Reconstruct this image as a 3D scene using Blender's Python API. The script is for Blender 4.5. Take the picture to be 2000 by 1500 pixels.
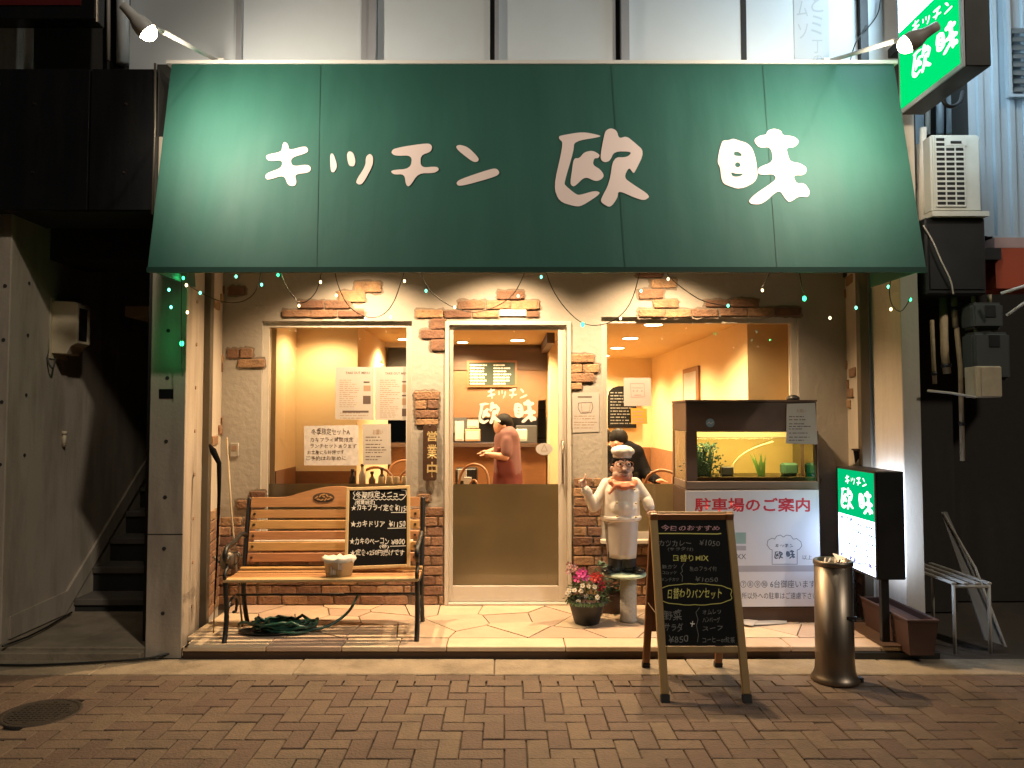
import bpy, bmesh, math, random
from mathutils import Vector, Matrix, noise
random.seed(7)
for o in list(bpy.data.objects): bpy.data.objects.remove(o)
sc = bpy.context.scene
col = sc.collection
R = math.radians

# ---------------------------------------------------------------- camera, night sky, street light, exposure
CAMZ, PITCH, F, CX = 1.5, R(2.5), 1500.0, 985.0
cam = bpy.data.cameras.new('camera'); camo = bpy.data.objects.new('camera', cam); col.objects.link(camo)
cam.sensor_width = 36; cam.lens = 27; cam.shift_x = 15/2000; cam.clip_end = 500; cam.clip_start = .05
camo.location = (0, 0, CAMZ); camo.rotation_euler = (math.pi/2+PITCH, 0, 0)
sc.camera = camo
SUN_EL, SUN_AZ = R(38.5), R(141)          # the high street light across the road, as one weak lamp
w = bpy.data.worlds.new('World'); sc.world = w; w.use_nodes = True
nt = w.node_tree; bg = nt.nodes['Background']
sky = nt.nodes.new('ShaderNodeTexSky'); sky.sky_type = 'NISHITA'; sky.sun_disc = False
sky.sun_elevation = SUN_EL; sky.sun_rotation = SUN_AZ
nt.links.new(sky.outputs[0], bg.inputs[0]); bg.inputs[1].default_value = .0008
sl = bpy.data.lights.new('street_light', 'SUN'); sl.energy = .66; sl.angle = R(2.0); sl.color = (1, .88, .72)
so = bpy.data.objects.new('street_light', sl); col.objects.link(so)
sundir = Vector((-.8, 1.0, -1.02)).normalized()
so.rotation_euler = sundir.to_track_quat('-Z', 'Y').to_euler(); so.location = (3, -4, 9)
sc.view_settings.view_transform = 'Standard'; sc.view_settings.look = 'None'
sc.view_settings.exposure = .25; sc.view_settings.gamma = 1; sc.view_settings.use_curve_mapping = False
sc.cycles.use_denoising = True; sc.cycles.max_bounces = 8; sc.cycles.transparent_max_bounces = 12
sc.cycles.sample_clamp_indirect = 4; sc.cycles.caustics_reflective = False; sc.cycles.caustics_refractive = False

# ---------------------------------------------------------------- helpers
cp, sp_ = math.cos(PITCH), math.sin(PITCH)
def ray(px, py):
    cx, cy = (px-CX)/F, (750-py)/F
    return Vector((cx, cp-sp_*cy, sp_+cp*cy))
def at(px, py, Y):                         # the point seen at photo position px, py at depth Y
    d = ray(px, py); return Vector((0, 0, CAMZ)) + d*(Y/d.y)
def gz(px, py, z=0.0):                     # the same on a level at height z
    d = ray(px, py); return Vector((0, 0, CAMZ)) + d*((z-CAMZ)/d.z)
def hit(px, py, p, n):
    d = ray(px, py); c = Vector((0, 0, CAMZ)); return c + d*((Vector(p)-c).dot(n)/d.dot(n))

ROOT = {}
def thing(name, label=None, cat=None, group=None, loc=(0, 0, 0), kind=None):
    o = bpy.data.objects.new(name, None); col.objects.link(o); o.location = loc; o.empty_display_size = .1
    ROOT[o.name] = Vector(loc); tag(o, label, cat, group, kind); return o
def tag(o, label=None, cat=None, group=None, kind=None):
    if label: o['label'] = label
    if cat: o['category'] = cat
    if group: o['group'] = group
    if kind: o['kind'] = kind
    return o
def root_loc(parent):
    while parent is not None and parent.parent is not None: parent = parent.parent
    return ROOT.get(parent.name, Vector((0, 0, 0))) if parent is not None else Vector((0, 0, 0))
def link(name, me, mat, parent=None, smooth=False):
    o = bpy.data.objects.new(name, me); col.objects.link(o)
    if mat is not None:
        me.materials.clear(); me.materials.append(mat)
    if smooth: me.shade_smooth()
    if parent is not None: o.parent = parent
    return o
class B:
    def __init__(s): s.bm = bmesh.new()
    def poly(s, pts, faces):
        v = [s.bm.verts.new(p) for p in pts]
        for f in faces: s.bm.faces.new([v[i] for i in f])
        return s
    def box(s, x0, x1, y0, y1, z0, z1):
        if x0 > x1: x0, x1 = x1, x0
        if y0 > y1: y0, y1 = y1, y0
        if z0 > z1: z0, z1 = z1, z0
        p = [(x, y, z) for z in (z0, z1) for y in (y0, y1) for x in (x0, x1)]
        return s.poly(p, [(0, 2, 3, 1), (4, 5, 7, 6), (0, 1, 5, 4), (2, 6, 7, 3), (0, 4, 6, 2), (1, 3, 7, 5)])
    def hexa(s, p):                        # 8 corners ordered like box
        return s.poly(p, [(0, 2, 3, 1), (4, 5, 7, 6), (0, 1, 5, 4), (2, 6, 7, 3), (0, 4, 6, 2), (1, 3, 7, 5)])
    def cyl(s, p0, p1, r0, r1=None, n=12, caps=True):
        r1 = r0 if r1 is None else r1
        p0, p1 = Vector(p0), Vector(p1); d = (p1-p0).normalized()
        a = d.orthogonal().normalized(); b = d.cross(a)
        A = [s.bm.verts.new(p0+(a*math.cos(t)+b*math.sin(t))*r0) for t in [2*math.pi*i/n for i in range(n)]]
        C = [s.bm.verts.new(p1+(a*math.cos(t)+b*math.sin(t))*r1) for t in [2*math.pi*i/n for i in range(n)]]
        for i in range(n): s.bm.faces.new((A[i], A[(i+1) % n], C[(i+1) % n], C[i]))
        if caps: s.bm.faces.new(A[::-1]); s.bm.faces.new(C)
        return s
    def tube(s, pts, r, n=8, sub=0):
        pts = [Vector(p) for p in pts]
        for _ in range(sub):
            q = [pts[0]]
            for a, b in zip(pts, pts[1:]): q += [a*.75+b*.25, a*.25+b*.75]
            pts = q+[pts[-1]]
        rr = r if hasattr(r, '__len__') else [r]*len(pts)
        if len(rr) != len(pts): rr = [rr[min(len(rr)-1, int(i*len(rr)/len(pts)))] for i in range(len(pts))]
        rings = []; a = None
        for i, p in enumerate(pts):
            d = (pts[min(i+1, len(pts)-1)]-pts[max(i-1, 0)]).normalized()
            a = d.orthogonal().normalized() if a is None else (a-d*a.dot(d)).normalized()
            b = d.cross(a)
            rings.append([s.bm.verts.new(p+(a*math.cos(2*math.pi*k/n)+b*math.sin(2*math.pi*k/n))*rr[i]) for k in range(n)])
        for A, C in zip(rings, rings[1:]):
            for k in range(n): s.bm.faces.new((A[k], A[(k+1) % n], C[(k+1) % n], C[k]))
        s.bm.faces.new(rings[0][::-1]); s.bm.faces.new(rings[-1]); return s
    def lathe(s, prof, c=(0, 0, 0), n=24, sx=1, sy=1):
        c = Vector(c); rings = []
        for r, z in prof: rings.append([s.bm.verts.new(c+Vector((r*sx*math.cos(2*math.pi*k/n), r*sy*math.sin(2*math.pi*k/n), z))) for k in range(n)])
        for A, C in zip(rings, rings[1:]):
            for k in range(n): s.bm.faces.new((A[k], A[(k+1) % n], C[(k+1) % n], C[k]))
        s.bm.faces.new(rings[0][::-1]); s.bm.faces.new(rings[-1]); return s
    def ell(s, c, r, n=16, m=10, rot=None):
        mt = Matrix.Translation(c) @ (rot.to_matrix().to_4x4() if rot else Matrix()) @ Matrix.Diagonal((*r, 1))
        bmesh.ops.create_uvsphere(s.bm, u_segments=n, v_segments=m, radius=1, matrix=mt); return s
    def prism(s, poly, e, close=True):     # polygon of 3-D points swept along e
        e = Vector(e); n = len(poly)
        A = [s.bm.verts.new(p) for p in poly]; C = [s.bm.verts.new(Vector(p)+e) for p in poly]
        for i in range(n): s.bm.faces.new((A[i], A[(i+1) % n], C[(i+1) % n], C[i]))
        s.bm.faces.new(A[::-1]); s.bm.faces.new(C); return s
    def build(s, name, mat, parent=None, smooth=False, bevel=0, xf=None, seg=1):
        if xf is not None: bmesh.ops.transform(s.bm, matrix=xf, verts=s.bm.verts)
        if bevel:
            bmesh.ops.bevel(s.bm, geom=[e for e in s.bm.edges], offset=bevel, segments=seg, affect='EDGES', clamp_overlap=True)
        bmesh.ops.recalc_face_normals(s.bm, faces=s.bm.faces)
        L = root_loc(parent)
        if L.length: bmesh.ops.translate(s.bm, vec=-L, verts=s.bm.verts)
        me = bpy.data.meshes.new(name); s.bm.to_mesh(me); s.bm.free()
        return link(name, me, mat, parent, smooth)
def fin(ob):                               # evaluate modifiers into the mesh
    dg = bpy.context.evaluated_depsgraph_get()
    me = bpy.data.meshes.new_from_object(ob.evaluated_get(dg)); ob.modifiers.clear(); ob.data = me; me.shade_smooth(); return ob
def organic(b, name, mat, parent, vox=.01, it=4):
    o = b.build(name, mat, parent)
    m = o.modifiers.new('r', 'REMESH'); m.mode = 'VOXEL'; m.voxel_size = vox
    m = o.modifiers.new('s', 'SMOOTH'); m.iterations = it; m.factor = .5
    return fin(o)
def xf(o, r, u):                           # local frame: x = r, z = u, y = into the back of the panel
    r, u = Vector(r).normalized(), Vector(u).normalized(); n = u.cross(r); u = r.cross(n)
    m = Matrix.Identity(4)
    for i in range(3): m[i][0] = r[i]; m[i][1] = n[i]; m[i][2] = u[i]; m[i][3] = o[i]
    return m

# ---- flat lettering
def flat_mesh(splines=None, text=None, bold=0.0):
    if text is not None:
        c = bpy.data.curves.new('t', 'FONT'); c.body = text; c.size = 1; c.resolution_u = 2; c.offset = bold
    else:
        c = bpy.data.curves.new('t', 'CURVE'); c.dimensions = '2D'; c.fill_mode = 'BOTH'
        for pts in splines:
            s = c.splines.new('POLY'); s.points.add(len(pts)-1); s.use_cyclic_u = True
            for i, p in enumerate(pts): s.points[i].co = (p[0], p[1], 0, 1)
    o = bpy.data.objects.new('t', c); col.objects.link(o)
    me = bpy.data.meshes.new_from_object(o.evaluated_get(bpy.context.evaluated_depsgraph_get()))
    bpy.data.objects.remove(o); bpy.data.curves.remove(c); return me
def chaikin(p, it=2):
    for _ in range(it):
        q = []
        for a, b in zip(p, p[1:]+p[:1]): q += [(a[0]*.78+b[0]*.22, a[1]*.78+b[1]*.22), (a[0]*.22+b[0]*.78, a[1]*.22+b[1]*.78)]
        p = q
    return p
def lay(me, BL, BR, TL, n, off, name, mat, parent, fit=None):
    v = [x.co.copy() for x in me.vertices]
    if not v: return None
    if fit is None: fit = (min(p.x for p in v), min(p.y for p in v), max(p.x for p in v), max(p.y for p in v))
    x0, y0, x1, y1 = fit; L = root_loc(parent); n = Vector(n).normalized()
    for i, p in enumerate(v):
        me.vertices[i].co = BL+(BR-BL)*((p.x-x0)/(x1-x0))+(TL-BL)*((p.y-y0)/(y1-y0))+n*off-L
    return link(name, me, mat, parent)
def by_hand(me, seed):                     # uneven handwriting instead of print
    r_ = random.Random(seed); a, c, k = r_.uniform(0, 6), r_.uniform(0, 6), r_.uniform(-.12, .05)
    for v in me.vertices:
        x, y = v.co.x, v.co.y; v.co.x = x-k*y+.035*math.sin(y*8+x*2.3+a)+.02*math.sin(x*9+c); v.co.y = y*(1+.10*math.sin(x*2.6+c))+.05*math.sin(x*1.9+a)+.025*math.sin(x*7+c)
    return me
def write(text, rect, p, n, mat, parent, off=.002, bold=0.0, name='lettering', hand=0):   # rect: photo box on the plane p, n
    x0, y0, x1, y1 = rect; me = flat_mesh(text=text, bold=bold)
    if hand: by_hand(me, hand)
    return lay(me, hit(x0, y1, p, n), hit(x1, y1, p, n), hit(x0, y0, p, n), n, off, name, mat, parent)
def dashes(rects, p, n, mat, parent, off=.002, name='print'):                      # rows too small to read, as flat print
    b = B(); n = Vector(n).normalized()
    for x0, y0, x1, y1 in rects:
        b.poly([hit(x0, y1, p, n)+n*off, hit(x1, y1, p, n)+n*off, hit(x1, y0, p, n)+n*off, hit(x0, y0, p, n)+n*off], [(0, 1, 2, 3)])
    o = b.build(name, mat, parent); o['kind'] = 'stuff'; return o
def rows(x0, x1, ys, h, wmin=.4, gap=3, seed=1):
    rnd = random.Random(seed); out = []
    for y in ys:
        x = x0; end = x0+(x1-x0)*rnd.uniform(wmin, 1)
        while x < end-1:
            l = rnd.uniform(2, 9); out.append((x, y, min(x+l, end), y+h)); x += l+rnd.uniform(.6, gap)
    return out
def stroke2d(pts, wd, closed=False):
    P = [Vector((a, b)) for a, b in pts]; n = len(P); Lh, Rh = [], []
    for i in range(n):
        a = P[(i-1) % n] if closed or i else P[0]; b = P[(i+1) % n] if closed or i < n-1 else P[-1]
        d = (b-a).normalized(); nn = Vector((-d.y, d.x))*wd/2
        Lh.append(tuple(P[i]+nn)); Rh.append(tuple(P[i]-nn))
    return [Lh, Rh[::-1]] if closed else [Lh+Rh[::-1]]
def line_on(pts, wd, p, n, mat, parent, off=.002, name='line', closed=False):      # drawn line in photo coordinates on a plane
    n = Vector(n).normalized(); b = B(); m = len(pts)
    for i in range(m if closed else m-1):
        a, c = Vector(pts[i]), Vector(pts[(i+1) % m]); d = (c-a).normalized(); e = Vector((-d.y, d.x))*wd/2; a, c = a-d*wd*.2, c+d*wd*.2
        b.poly([hit(*q, p, n)+n*(off+.00004*(i % 5)) for q in (a-e, c-e, c+e, a+e)], [(0, 1, 2, 3)])
    return b.build(name, mat, parent)

# ---- procedural materials
def nodes(name):
    m = bpy.data.materials.new(name); m.use_nodes = True; t = m.node_tree
    return m, t, t.nodes['Principled BSDF'], (lambda k: t.nodes.new('ShaderNode'+k)), (lambda a, b: t.links.new(a, b))
def M(name, c, rough=.6, metal=0, var=.15, scale=6, bump=0, bscale=80, rnd=0, spec=.5, stretch=None, dirt=0, dirtc=(.02, .015, .01), dscale=2.5, coat=0, dstretch=None):
    m, t, bs, N, L = nodes(name)
    geo = N('NewGeometry'); mp = N('Mapping'); L(geo.outputs['Position'], mp.inputs['Vector'])
    if stretch: mp.inputs['Scale'].default_value = stretch
    no = N('TexNoise'); no.inputs['Scale'].default_value = scale; no.inputs['Detail'].default_value = 6; L(mp.outputs[0], no.inputs['Vector'])
    mx = N('MixRGB'); L(no.outputs['Fac'], mx.inputs[0])
    mx.inputs[1].default_value = (*[min(1, x*(1-var)) for x in c], 1); mx.inputs[2].default_value = (*[min(1, x*(1+var)) for x in c], 1)
    out = mx.outputs[0]
    if rnd:
        oi = N('ObjectInfo'); hs = N('HueSaturation'); mr = N('MapRange'); L(oi.outputs['Random'], mr.inputs[0])
        mr.inputs[3].default_value = 1-rnd; mr.inputs[4].default_value = 1+rnd; L(mr.outputs[0], hs.inputs['Value'])
        m2 = N('MapRange'); L(oi.outputs['Random'], m2.inputs[0]); m2.inputs[3].default_value = .485; m2.inputs[4].default_value = .512
        L(m2.outputs[0], hs.inputs['Hue']); L(out, hs.inputs['Color']); out = hs.outputs[0]
    if dirt:
        dn = N('TexNoise'); dn.inputs['Scale'].default_value = dscale; dn.inputs['Detail'].default_value = 8; dn.inputs['Roughness'].default_value = .65; dmp = N('Mapping'); L(geo.outputs['Position'], dmp.inputs['Vector']); L(dmp.outputs[0], dn.inputs['Vector'])
        if dstretch: dmp.inputs['Scale'].default_value = dstretch
        cr = N('ValToRGB'); cr.color_ramp.elements[0].position = .45; cr.color_ramp.elements[1].position = .72; L(dn.outputs['Fac'], cr.inputs[0])
        mu = N('Math'); mu.operation = 'MULTIPLY'; mu.inputs[1].default_value = dirt; L(cr.outputs[0], mu.inputs[0])
        dm = N('MixRGB'); L(mu.outputs[0], dm.inputs[0]); L(out, dm.inputs[1]); dm.inputs[2].default_value = (*dirtc, 1); out = dm.outputs[0]
    L(out, bs.inputs['Base Color']); bs.inputs['Metallic'].default_value = metal
    bs.inputs['Specular IOR Level'].default_value = spec; bs.inputs['Coat Weight'].default_value = coat
    rn = N('MapRange'); L(no.outputs['Fac'], rn.inputs[0]); rn.inputs[3].default_value = max(.02, rough-.1); rn.inputs[4].default_value = min(1, rough+.1); L(rn.outputs[0], bs.inputs['Roughness'])
    if bump:
        bn = N('TexNoise'); bn.inputs['Scale'].default_value = bscale; bn.inputs['Detail'].default_value = 5; L(mp.outputs[0], bn.inputs['Vector'])
        bp = N('Bump'); bp.inputs['Strength'].default_value = bump; bp.inputs['Distance'].default_value = .01; L(bn.outputs['Fac'], bp.inputs['Height']); L(bp.outputs[0], bs.inputs['Normal'])
    return m
def EM(name, c, s):
    m, t, bs, N, L = nodes(name)
    e = N('Emission'); e.inputs[0].default_value = (*c, 1); e.inputs[1].default_value = s; L(e.outputs[0], t.nodes['Material Output'].inputs[0]); return m
def GLASS(name, tint=(1, 1, 1), refl=.9):
    m, t, bs, N, L = nodes(name)
    tr = N('BsdfTransparent'); tr.inputs[0].default_value = (*tint, 1); gl = N('BsdfGlossy'); gl.inputs['Roughness'].default_value = .02; gl.inputs[0].default_value = (refl, refl, refl, 1)
    fr = N('Fresnel'); fr.inputs[0].default_value = 1.45; mx = N('MixShader'); L(fr.outputs[0], mx.inputs[0]); L(tr.outputs[0], mx.inputs[1]); L(gl.outputs[0], mx.inputs[2]); L(mx.outputs[0], t.nodes['Material Output'].inputs[0]); return m
def FROST(name, c, through=.55):
    m, t, bs, N, L = nodes(name)
    geo = N('NewGeometry'); no = N('TexNoise'); no.inputs['Scale'].default_value = 3; no.inputs['Detail'].default_value = 6; L(geo.outputs['Position'], no.inputs['Vector'])
    mc = N('MixRGB'); L(no.outputs['Fac'], mc.inputs[0]); mc.inputs[1].default_value = (*[x*.8 for x in c], 1); mc.inputs[2].default_value = (*[x*1.15 for x in c], 1)
    tl = N('BsdfTranslucent'); df = N('BsdfDiffuse'); rf_ = N('BsdfRefraction'); rf_.inputs['IOR'].default_value = 1.02; rf_.inputs['Roughness'].default_value = .75
    for q in (tl, df, rf_): L(mc.outputs[0], q.inputs[0])
    gl = N('BsdfGlossy'); gl.inputs['Roughness'].default_value = .22
    mx = N('MixShader'); mx.inputs[0].default_value = through; L(df.outputs[0], mx.inputs[1]); L(tl.outputs[0], mx.inputs[2])
    m1 = N('MixShader'); m1.inputs[0].default_value = .45; L(mx.outputs[0], m1.inputs[1]); L(rf_.outputs[0], m1.inputs[2])
    m2 = N('MixShader'); m2.inputs[0].default_value = .06; L(m1.outputs[0], m2.inputs[1]); L(gl.outputs[0], m2.inputs[2])
    L(m2.outputs[0], t.nodes['Material Output'].inputs[0]); return m

m_paver = M('paver', (.122, .084, .060), .8, var=.35, scale=22, bump=.7, bscale=70, rnd=.17, dirt=.5, dirtc=(.06, .046, .036), dscale=4)
m_joint = M('joint', (.075, .058, .044), .95, bump=.4)
m_concrete = M('concrete', (.44, .375, .30), .85, var=.12, scale=3, bump=.25, bscale=50, dirt=.6, dirtc=(.15, .12, .085), dscale=2.2, dstretch=(2.4, 2.4, .45))
m_kerb = M('kerb', (.29, .235, .165), .9, var=.3, scale=9, bump=.6, bscale=60, dirt=.75, dirtc=(.13, .10, .068), dscale=4)
m_flag = M('flagstone', (.60, .46, .33), .6, var=.15, scale=6, bump=.2, bscale=30, rnd=.14, dirt=.25, dirtc=(.3, .2, .12), dscale=5)
m_plaster = M('plaster', (.40, .37, .33), .9, var=.1, scale=4, bump=.45, bscale=22, dirt=.3, dirtc=(.28, .24, .2), dscale=2)
m_cream = M('cream_plaster', (.62, .54, .44), .85, var=.07, scale=4, bump=.3, bscale=25, dirt=.45, dirtc=(.40, .32, .24), dscale=2.2, dstretch=(3, 3, .5))
m_brick = M('brick', (.29, .165, .095), .85, var=.4, scale=16, bump=.9, bscale=55, rnd=.4, dirt=.55, dirtc=(.075, .05, .038), dscale=7)
m_mortar = M('mortar', (.16, .12, .09), .95, bump=.4)
m_teal = M('pillar_paint', (.40, .39, .36), .7, var=.08, scale=4, bump=.1, dirt=.3, dirtc=(.25, .24, .22), dscale=2)
m_awn = M('awning_canvas', (.010, .078, .056), .72, var=.14, scale=2.2, stretch=(3, 1, .5), bump=.35, bscale=2.5, dirt=.6, dirtc=(.020, .096, .072), dscale=2.0, dstretch=(3.5, 1, .35))
m_lett = M('lettering_vinyl', (.78, .61, .55), .6, var=.05, dirt=.15, dirtc=(.6, .5, .42))
m_white = M('white_paint', (.72, .68, .62), .5, var=.05)
m_alu = M('door_frame_paint', (.62, .57, .50), .4, var=.06, dirt=.25, dirtc=(.4, .34, .28), dscale=6)
m_rail = M('shutter_rail', (.16, .14, .11), .45, metal=.6, var=.15)
m_steel = M('stainless', (.26, .215, .17), .40, metal=1, var=.06, stretch=(30, 30, 1.5), scale=3)
m_pipe = M('pipe_grey', (.45, .42, .37), .5, var=.1)
m_black = M('black_metal', (.011, .011, .011), .45, var=.2)
m_blackgloss = M('black_panel', (.010, .010, .011), .25, var=.3, scale=3, dirt=.5, dirtc=(.022, .020, .018), dscale=3, dstretch=(4, 4, .4))
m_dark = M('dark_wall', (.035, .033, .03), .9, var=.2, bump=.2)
m_darkbrown = M('dark_brown_wood', (.075, .042, .026), .55, var=.25, scale=6, stretch=(1, 1, 8))
m_wood = M('bench_wood', (.50, .26, .095), .5, var=.3, scale=5, stretch=(1.5, 14, 14), rnd=.12, bump=.12, bscale=20)
m_lightwood = M('pale_wood', (.60, .42, .20), .55, var=.15, scale=5, stretch=(6, 6, 2), bump=.1, bscale=30)
m_aframe = M('aframe_wood', (.30, .19, .07), .55, var=.22, scale=6, stretch=(6, 6, 1.5))
m_brownwood = M('brown_wood', (.22, .095, .035), .45, var=.2, scale=6, stretch=(2, 2, 10))
m_board = M('chalkboard', (.007, .007, .007), .8, var=.5, scale=5, spec=.15)
m_greenboard = M('green_chalkboard', (.02, .035, .022), .6)
m_chalk = M('white_chalk', (.75, .72, .66), .9, var=.2, scale=60)
m_chalky = M('yellow_chalk', (.60, .56, .16), .9, var=.2, scale=60)
m_chalkp = M('pink_chalk', (.50, .28, .30), .9, var=.2, scale=60)
m_chalkd = M('faint_chalk', (.17, .17, .16), .9, var=.3, scale=60)
m_paper = M('paper', (.45, .42, .39), .8, var=.08, scale=12)
m_ink = M('ink', (.10, .07, .06), .8)
m_inkb = M('brown_ink', (.33, .22, .15), .8)
m_red = M('red_print', (.60, .03, .05), .6, var=.05)
m_orangepaper = M('orange_paper', (.75, .36, .05), .8)
m_notice = M('notice_board', (.74, .76, .82), .5, var=.04)
m_greyprint = M('grey_print', (.44, .44, .49), .6)
m_greenprint = M('green_print', (.30, .47, .46), .6)
m_blueprint = M('dark_blue_print', (.09, .13, .19), .6)
m_intwall = M('interior_wall', (.74, .56, .32), .85, var=.08, scale=3, bump=.1, bscale=25)
m_intceil = M('interior_ceiling', (.72, .54, .28), .85, var=.05)
m_kitchen = M('kitchen_white', (.62, .55, .45), .5)
m_floorint = M('interior_floor', (.16, .09, .05), .6)
m_glass = GLASS('window_glass', (.97, .97, .95))
m_tankglass = GLASS('tank_glass', (.97, .96, .88))
m_frost = FROST('frosted_film', (.53, .49, .38), .5)
m_skin = M('skin', (.52, .27, .18), .5, var=.06)
m_hair = M('black_hair', (.006, .005, .0045), .7, spec=.15)
m_cloth_black = M('black_cloth', (.005, .005, .006), .9, var=.2, spec=.08)
m_cloth_pink = M('pink_shirt', (.155, .07, .065), .85)
m_cloth_red = M('dark_red_apron', (.12, .022, .016), .85)
m_chefwhite = M('statue_white', (.82, .76, .68), .38, var=.06, scale=5, dirt=.2, dirtc=(.5, .4, .32), dscale=7)
m_apron = M('statue_apron', (.58, .55, .52), .45, var=.08, scale=6, dirt=.2, dirtc=(.4, .36, .33), dscale=7)
m_statskin = M('statue_skin', (.56, .36, .28), .4, var=.06, dirt=.2, dirtc=(.38, .22, .16), dscale=14)
m_scarf = M('statue_scarf', (.58, .20, .10), .4, var=.1, dirt=.25, dirtc=(.7, .5, .4), dscale=12)
m_trouser = M('statue_trousers', (.25, .23, .21), .5)
m_mint = M('mint_top', (.45, .58, .46), .5)
m_terrazzo = M('speckled_column', (.44, .42, .37), .7, var=.45, scale=90)
m_leaf = M('leaf', (.055, .11, .03), .5, var=.4, scale=30, rnd=.3)
m_leafd = M('dark_leaf', (.03, .075, .04), .5, var=.3, scale=30)
m_petalp = M('magenta_petal', (.55, .04, .26), .6, rnd=.2)
m_petalr = M('red_petal', (.50, .03, .05), .6, rnd=.2)
m_petalk = M('pink_petal', (.60, .28, .27), .6, rnd=.2)
m_petalw = M('white_petal', (.80, .76, .68), .6)
m_yellow = M('flower_centre', (.6, .42, .05), .7)
m_hose = M('green_hose', (.015, .07, .05), .3, var=.3)
m_planter = M('planter_plastic', (.055, .026, .019), .55)
m_soil = M('soil', (.10, .055, .045), .95, bump=.8, bscale=50)
m_plastic = M('cloudy_plastic', (.62, .52, .40), .4)
m_bulbwarm = EM('spot_bulb_glow', (1, .80, .52), 60)
m_down = EM('downlight_glow', (1, .82, .52), 14)
m_fgreen = EM('fairy_green', (.04, 1, .30), 5)
m_fteal = EM('fairy_teal', (.15, 1, .60), 4)
m_fwarm = EM('fairy_warm', (1, .70, .34), 5)
m_signwhite = EM('sign_white', (.60, .84, 1), 11)
m_signgreen = EM('sign_green', (.0, .60, .14), 1.15)
m_signletter = EM('sign_letter', (.90, 1, .97), 1.6)
m_signpurple = EM('sign_purple', (.22, .15, .50), .8)
m_signgrey = EM('sign_grey', (.10, .13, .15), 1.0)
m_signwhite2 = EM('floor_sign_white', (.58, .74, 1), 7)
m_signgreen2 = EM('floor_sign_green', (.0, .42, .14), 1.1)
m_corr = M('corrugated_steel', (.40, .47, .52), .5, metal=.15, var=.12, scale=3, stretch=(8, 8, .6), dirt=.25, dirtc=(.25, .27, .28))
m_upanel = M('upper_panel', (.60, .64, .67), .35, var=.06, scale=1.5, dirt=.15, dirtc=(.4, .37, .31), dscale=2)
m_mull = M('mullion', (.34, .34, .36), .45, metal=.2, var=.1)
m_orangefascia = M('red_orange_fascia', (.42, .06, .018), .6)
m_acwhite = M('ac_casing', (.62, .60, .52), .55, var=.06, dirt=.3, dirtc=(.4, .37, .3), dscale=4)
m_meter = M('gas_meter', (.05, .054, .05), .6)
m_beigebox = M('beige_box', (.48, .39, .26), .7, dirt=.4, dirtc=(.25, .2, .13), dscale=9)
m_plaque = M('plaque_wood', (.06, .028, .015), .5, var=.3, stretch=(2, 2, 12))
m_gold = M('gold_paint', (.55, .42, .20), .5)
m_wire = M('wire', (.03, .025, .02), .6)
m_manhole = M('manhole_iron', (.05, .042, .035), .6, metal=.5, bump=.8, bscale=120)
m_tankback = M('tank_background', (.64, .48, .22), .7, var=.15, scale=5)
m_gravel = M('gravel', (.42, .30, .12), .95, var=.5, scale=80, bump=.8, bscale=90)

# ================================================================ ground
YP, YW, ZF = 4.85, 5.9, .08                # pillar front, shop window wall, height of the shop step
pav = B().poly([(-30, -30, -.014), (30, -30, -.014), (30, 30, -.014), (-30, 30, -.014)], [(0, 1, 2, 3)]).build('street_pavement', m_joint)
tag(pav, 'brown brick pavement in herringbone pattern in front of the shop', kind='structure')
def unit_piece(name, seed, bev, jit, dims=(1, 1, 1), mat=None):
    b = B().box(-.5, .5, -.5, .5, -.5, .5); bmesh.ops.scale(b.bm, vec=dims, verts=b.bm.verts)
    bmesh.ops.bevel(b.bm, geom=b.bm.edges[:], offset=bev, segments=1, affect='EDGES')
    rnd = random.Random(seed)
    for v in b.bm.verts: v.co += Vector((rnd.uniform(-jit, jit)*dims[0], rnd.uniform(-jit, jit)*dims[1], rnd.uniform(-jit, jit)*dims[2]))
    bmesh.ops.recalc_face_normals(b.bm, faces=b.bm.faces)
    me = bpy.data.meshes.new(name); b.bm.to_mesh(me); b.bm.free(); me.materials.append(mat); return me
P = .1015
pm = [unit_piece('paver', s, .004, .006, (.2, .0972, .05), m_paver) for s in range(4)]
cells = []
rnd = random.Random(3)
for i in range(-40, 41):
    for j in range(20, 46):
        k = (i-j) % 4
        if k == 0: c = ((i+1)*P, (j+.5)*P, 0)
        elif k == 3: c = ((i+.5)*P, (j+1)*P, 1)
        else: continue
        if c[1] > 4.50 or c[1] < 2.2: continue
        if (Vector((c[0], c[1]))-Vector((-2.36, 3.98))).length < .19: continue
        cells.append(c)
def inview(c): return abs(c[0]+.02) < .70*c[1]+.1 and c[1] > 3.22
vis = sorted([c for c in cells if inview(c)], key=lambda c: c[1]); rest = vis[300:]+[c for c in cells if not inview(c)]
for c in vis[:300]:
    o = bpy.data.objects.new('paver', rnd.choice(pm)); col.objects.link(o); o.parent = pav
    o.location = (c[0]+rnd.uniform(-.001, .001), c[1]+rnd.uniform(-.001, .001), -.0255+rnd.uniform(-.003, .002)); o.rotation_euler = (rnd.uniform(-.012, .012), rnd.uniform(-.012, .012), c[2]*math.pi/2+rnd.choice((0, math.pi))+rnd.uniform(-.012, .012))
b = B()
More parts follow.
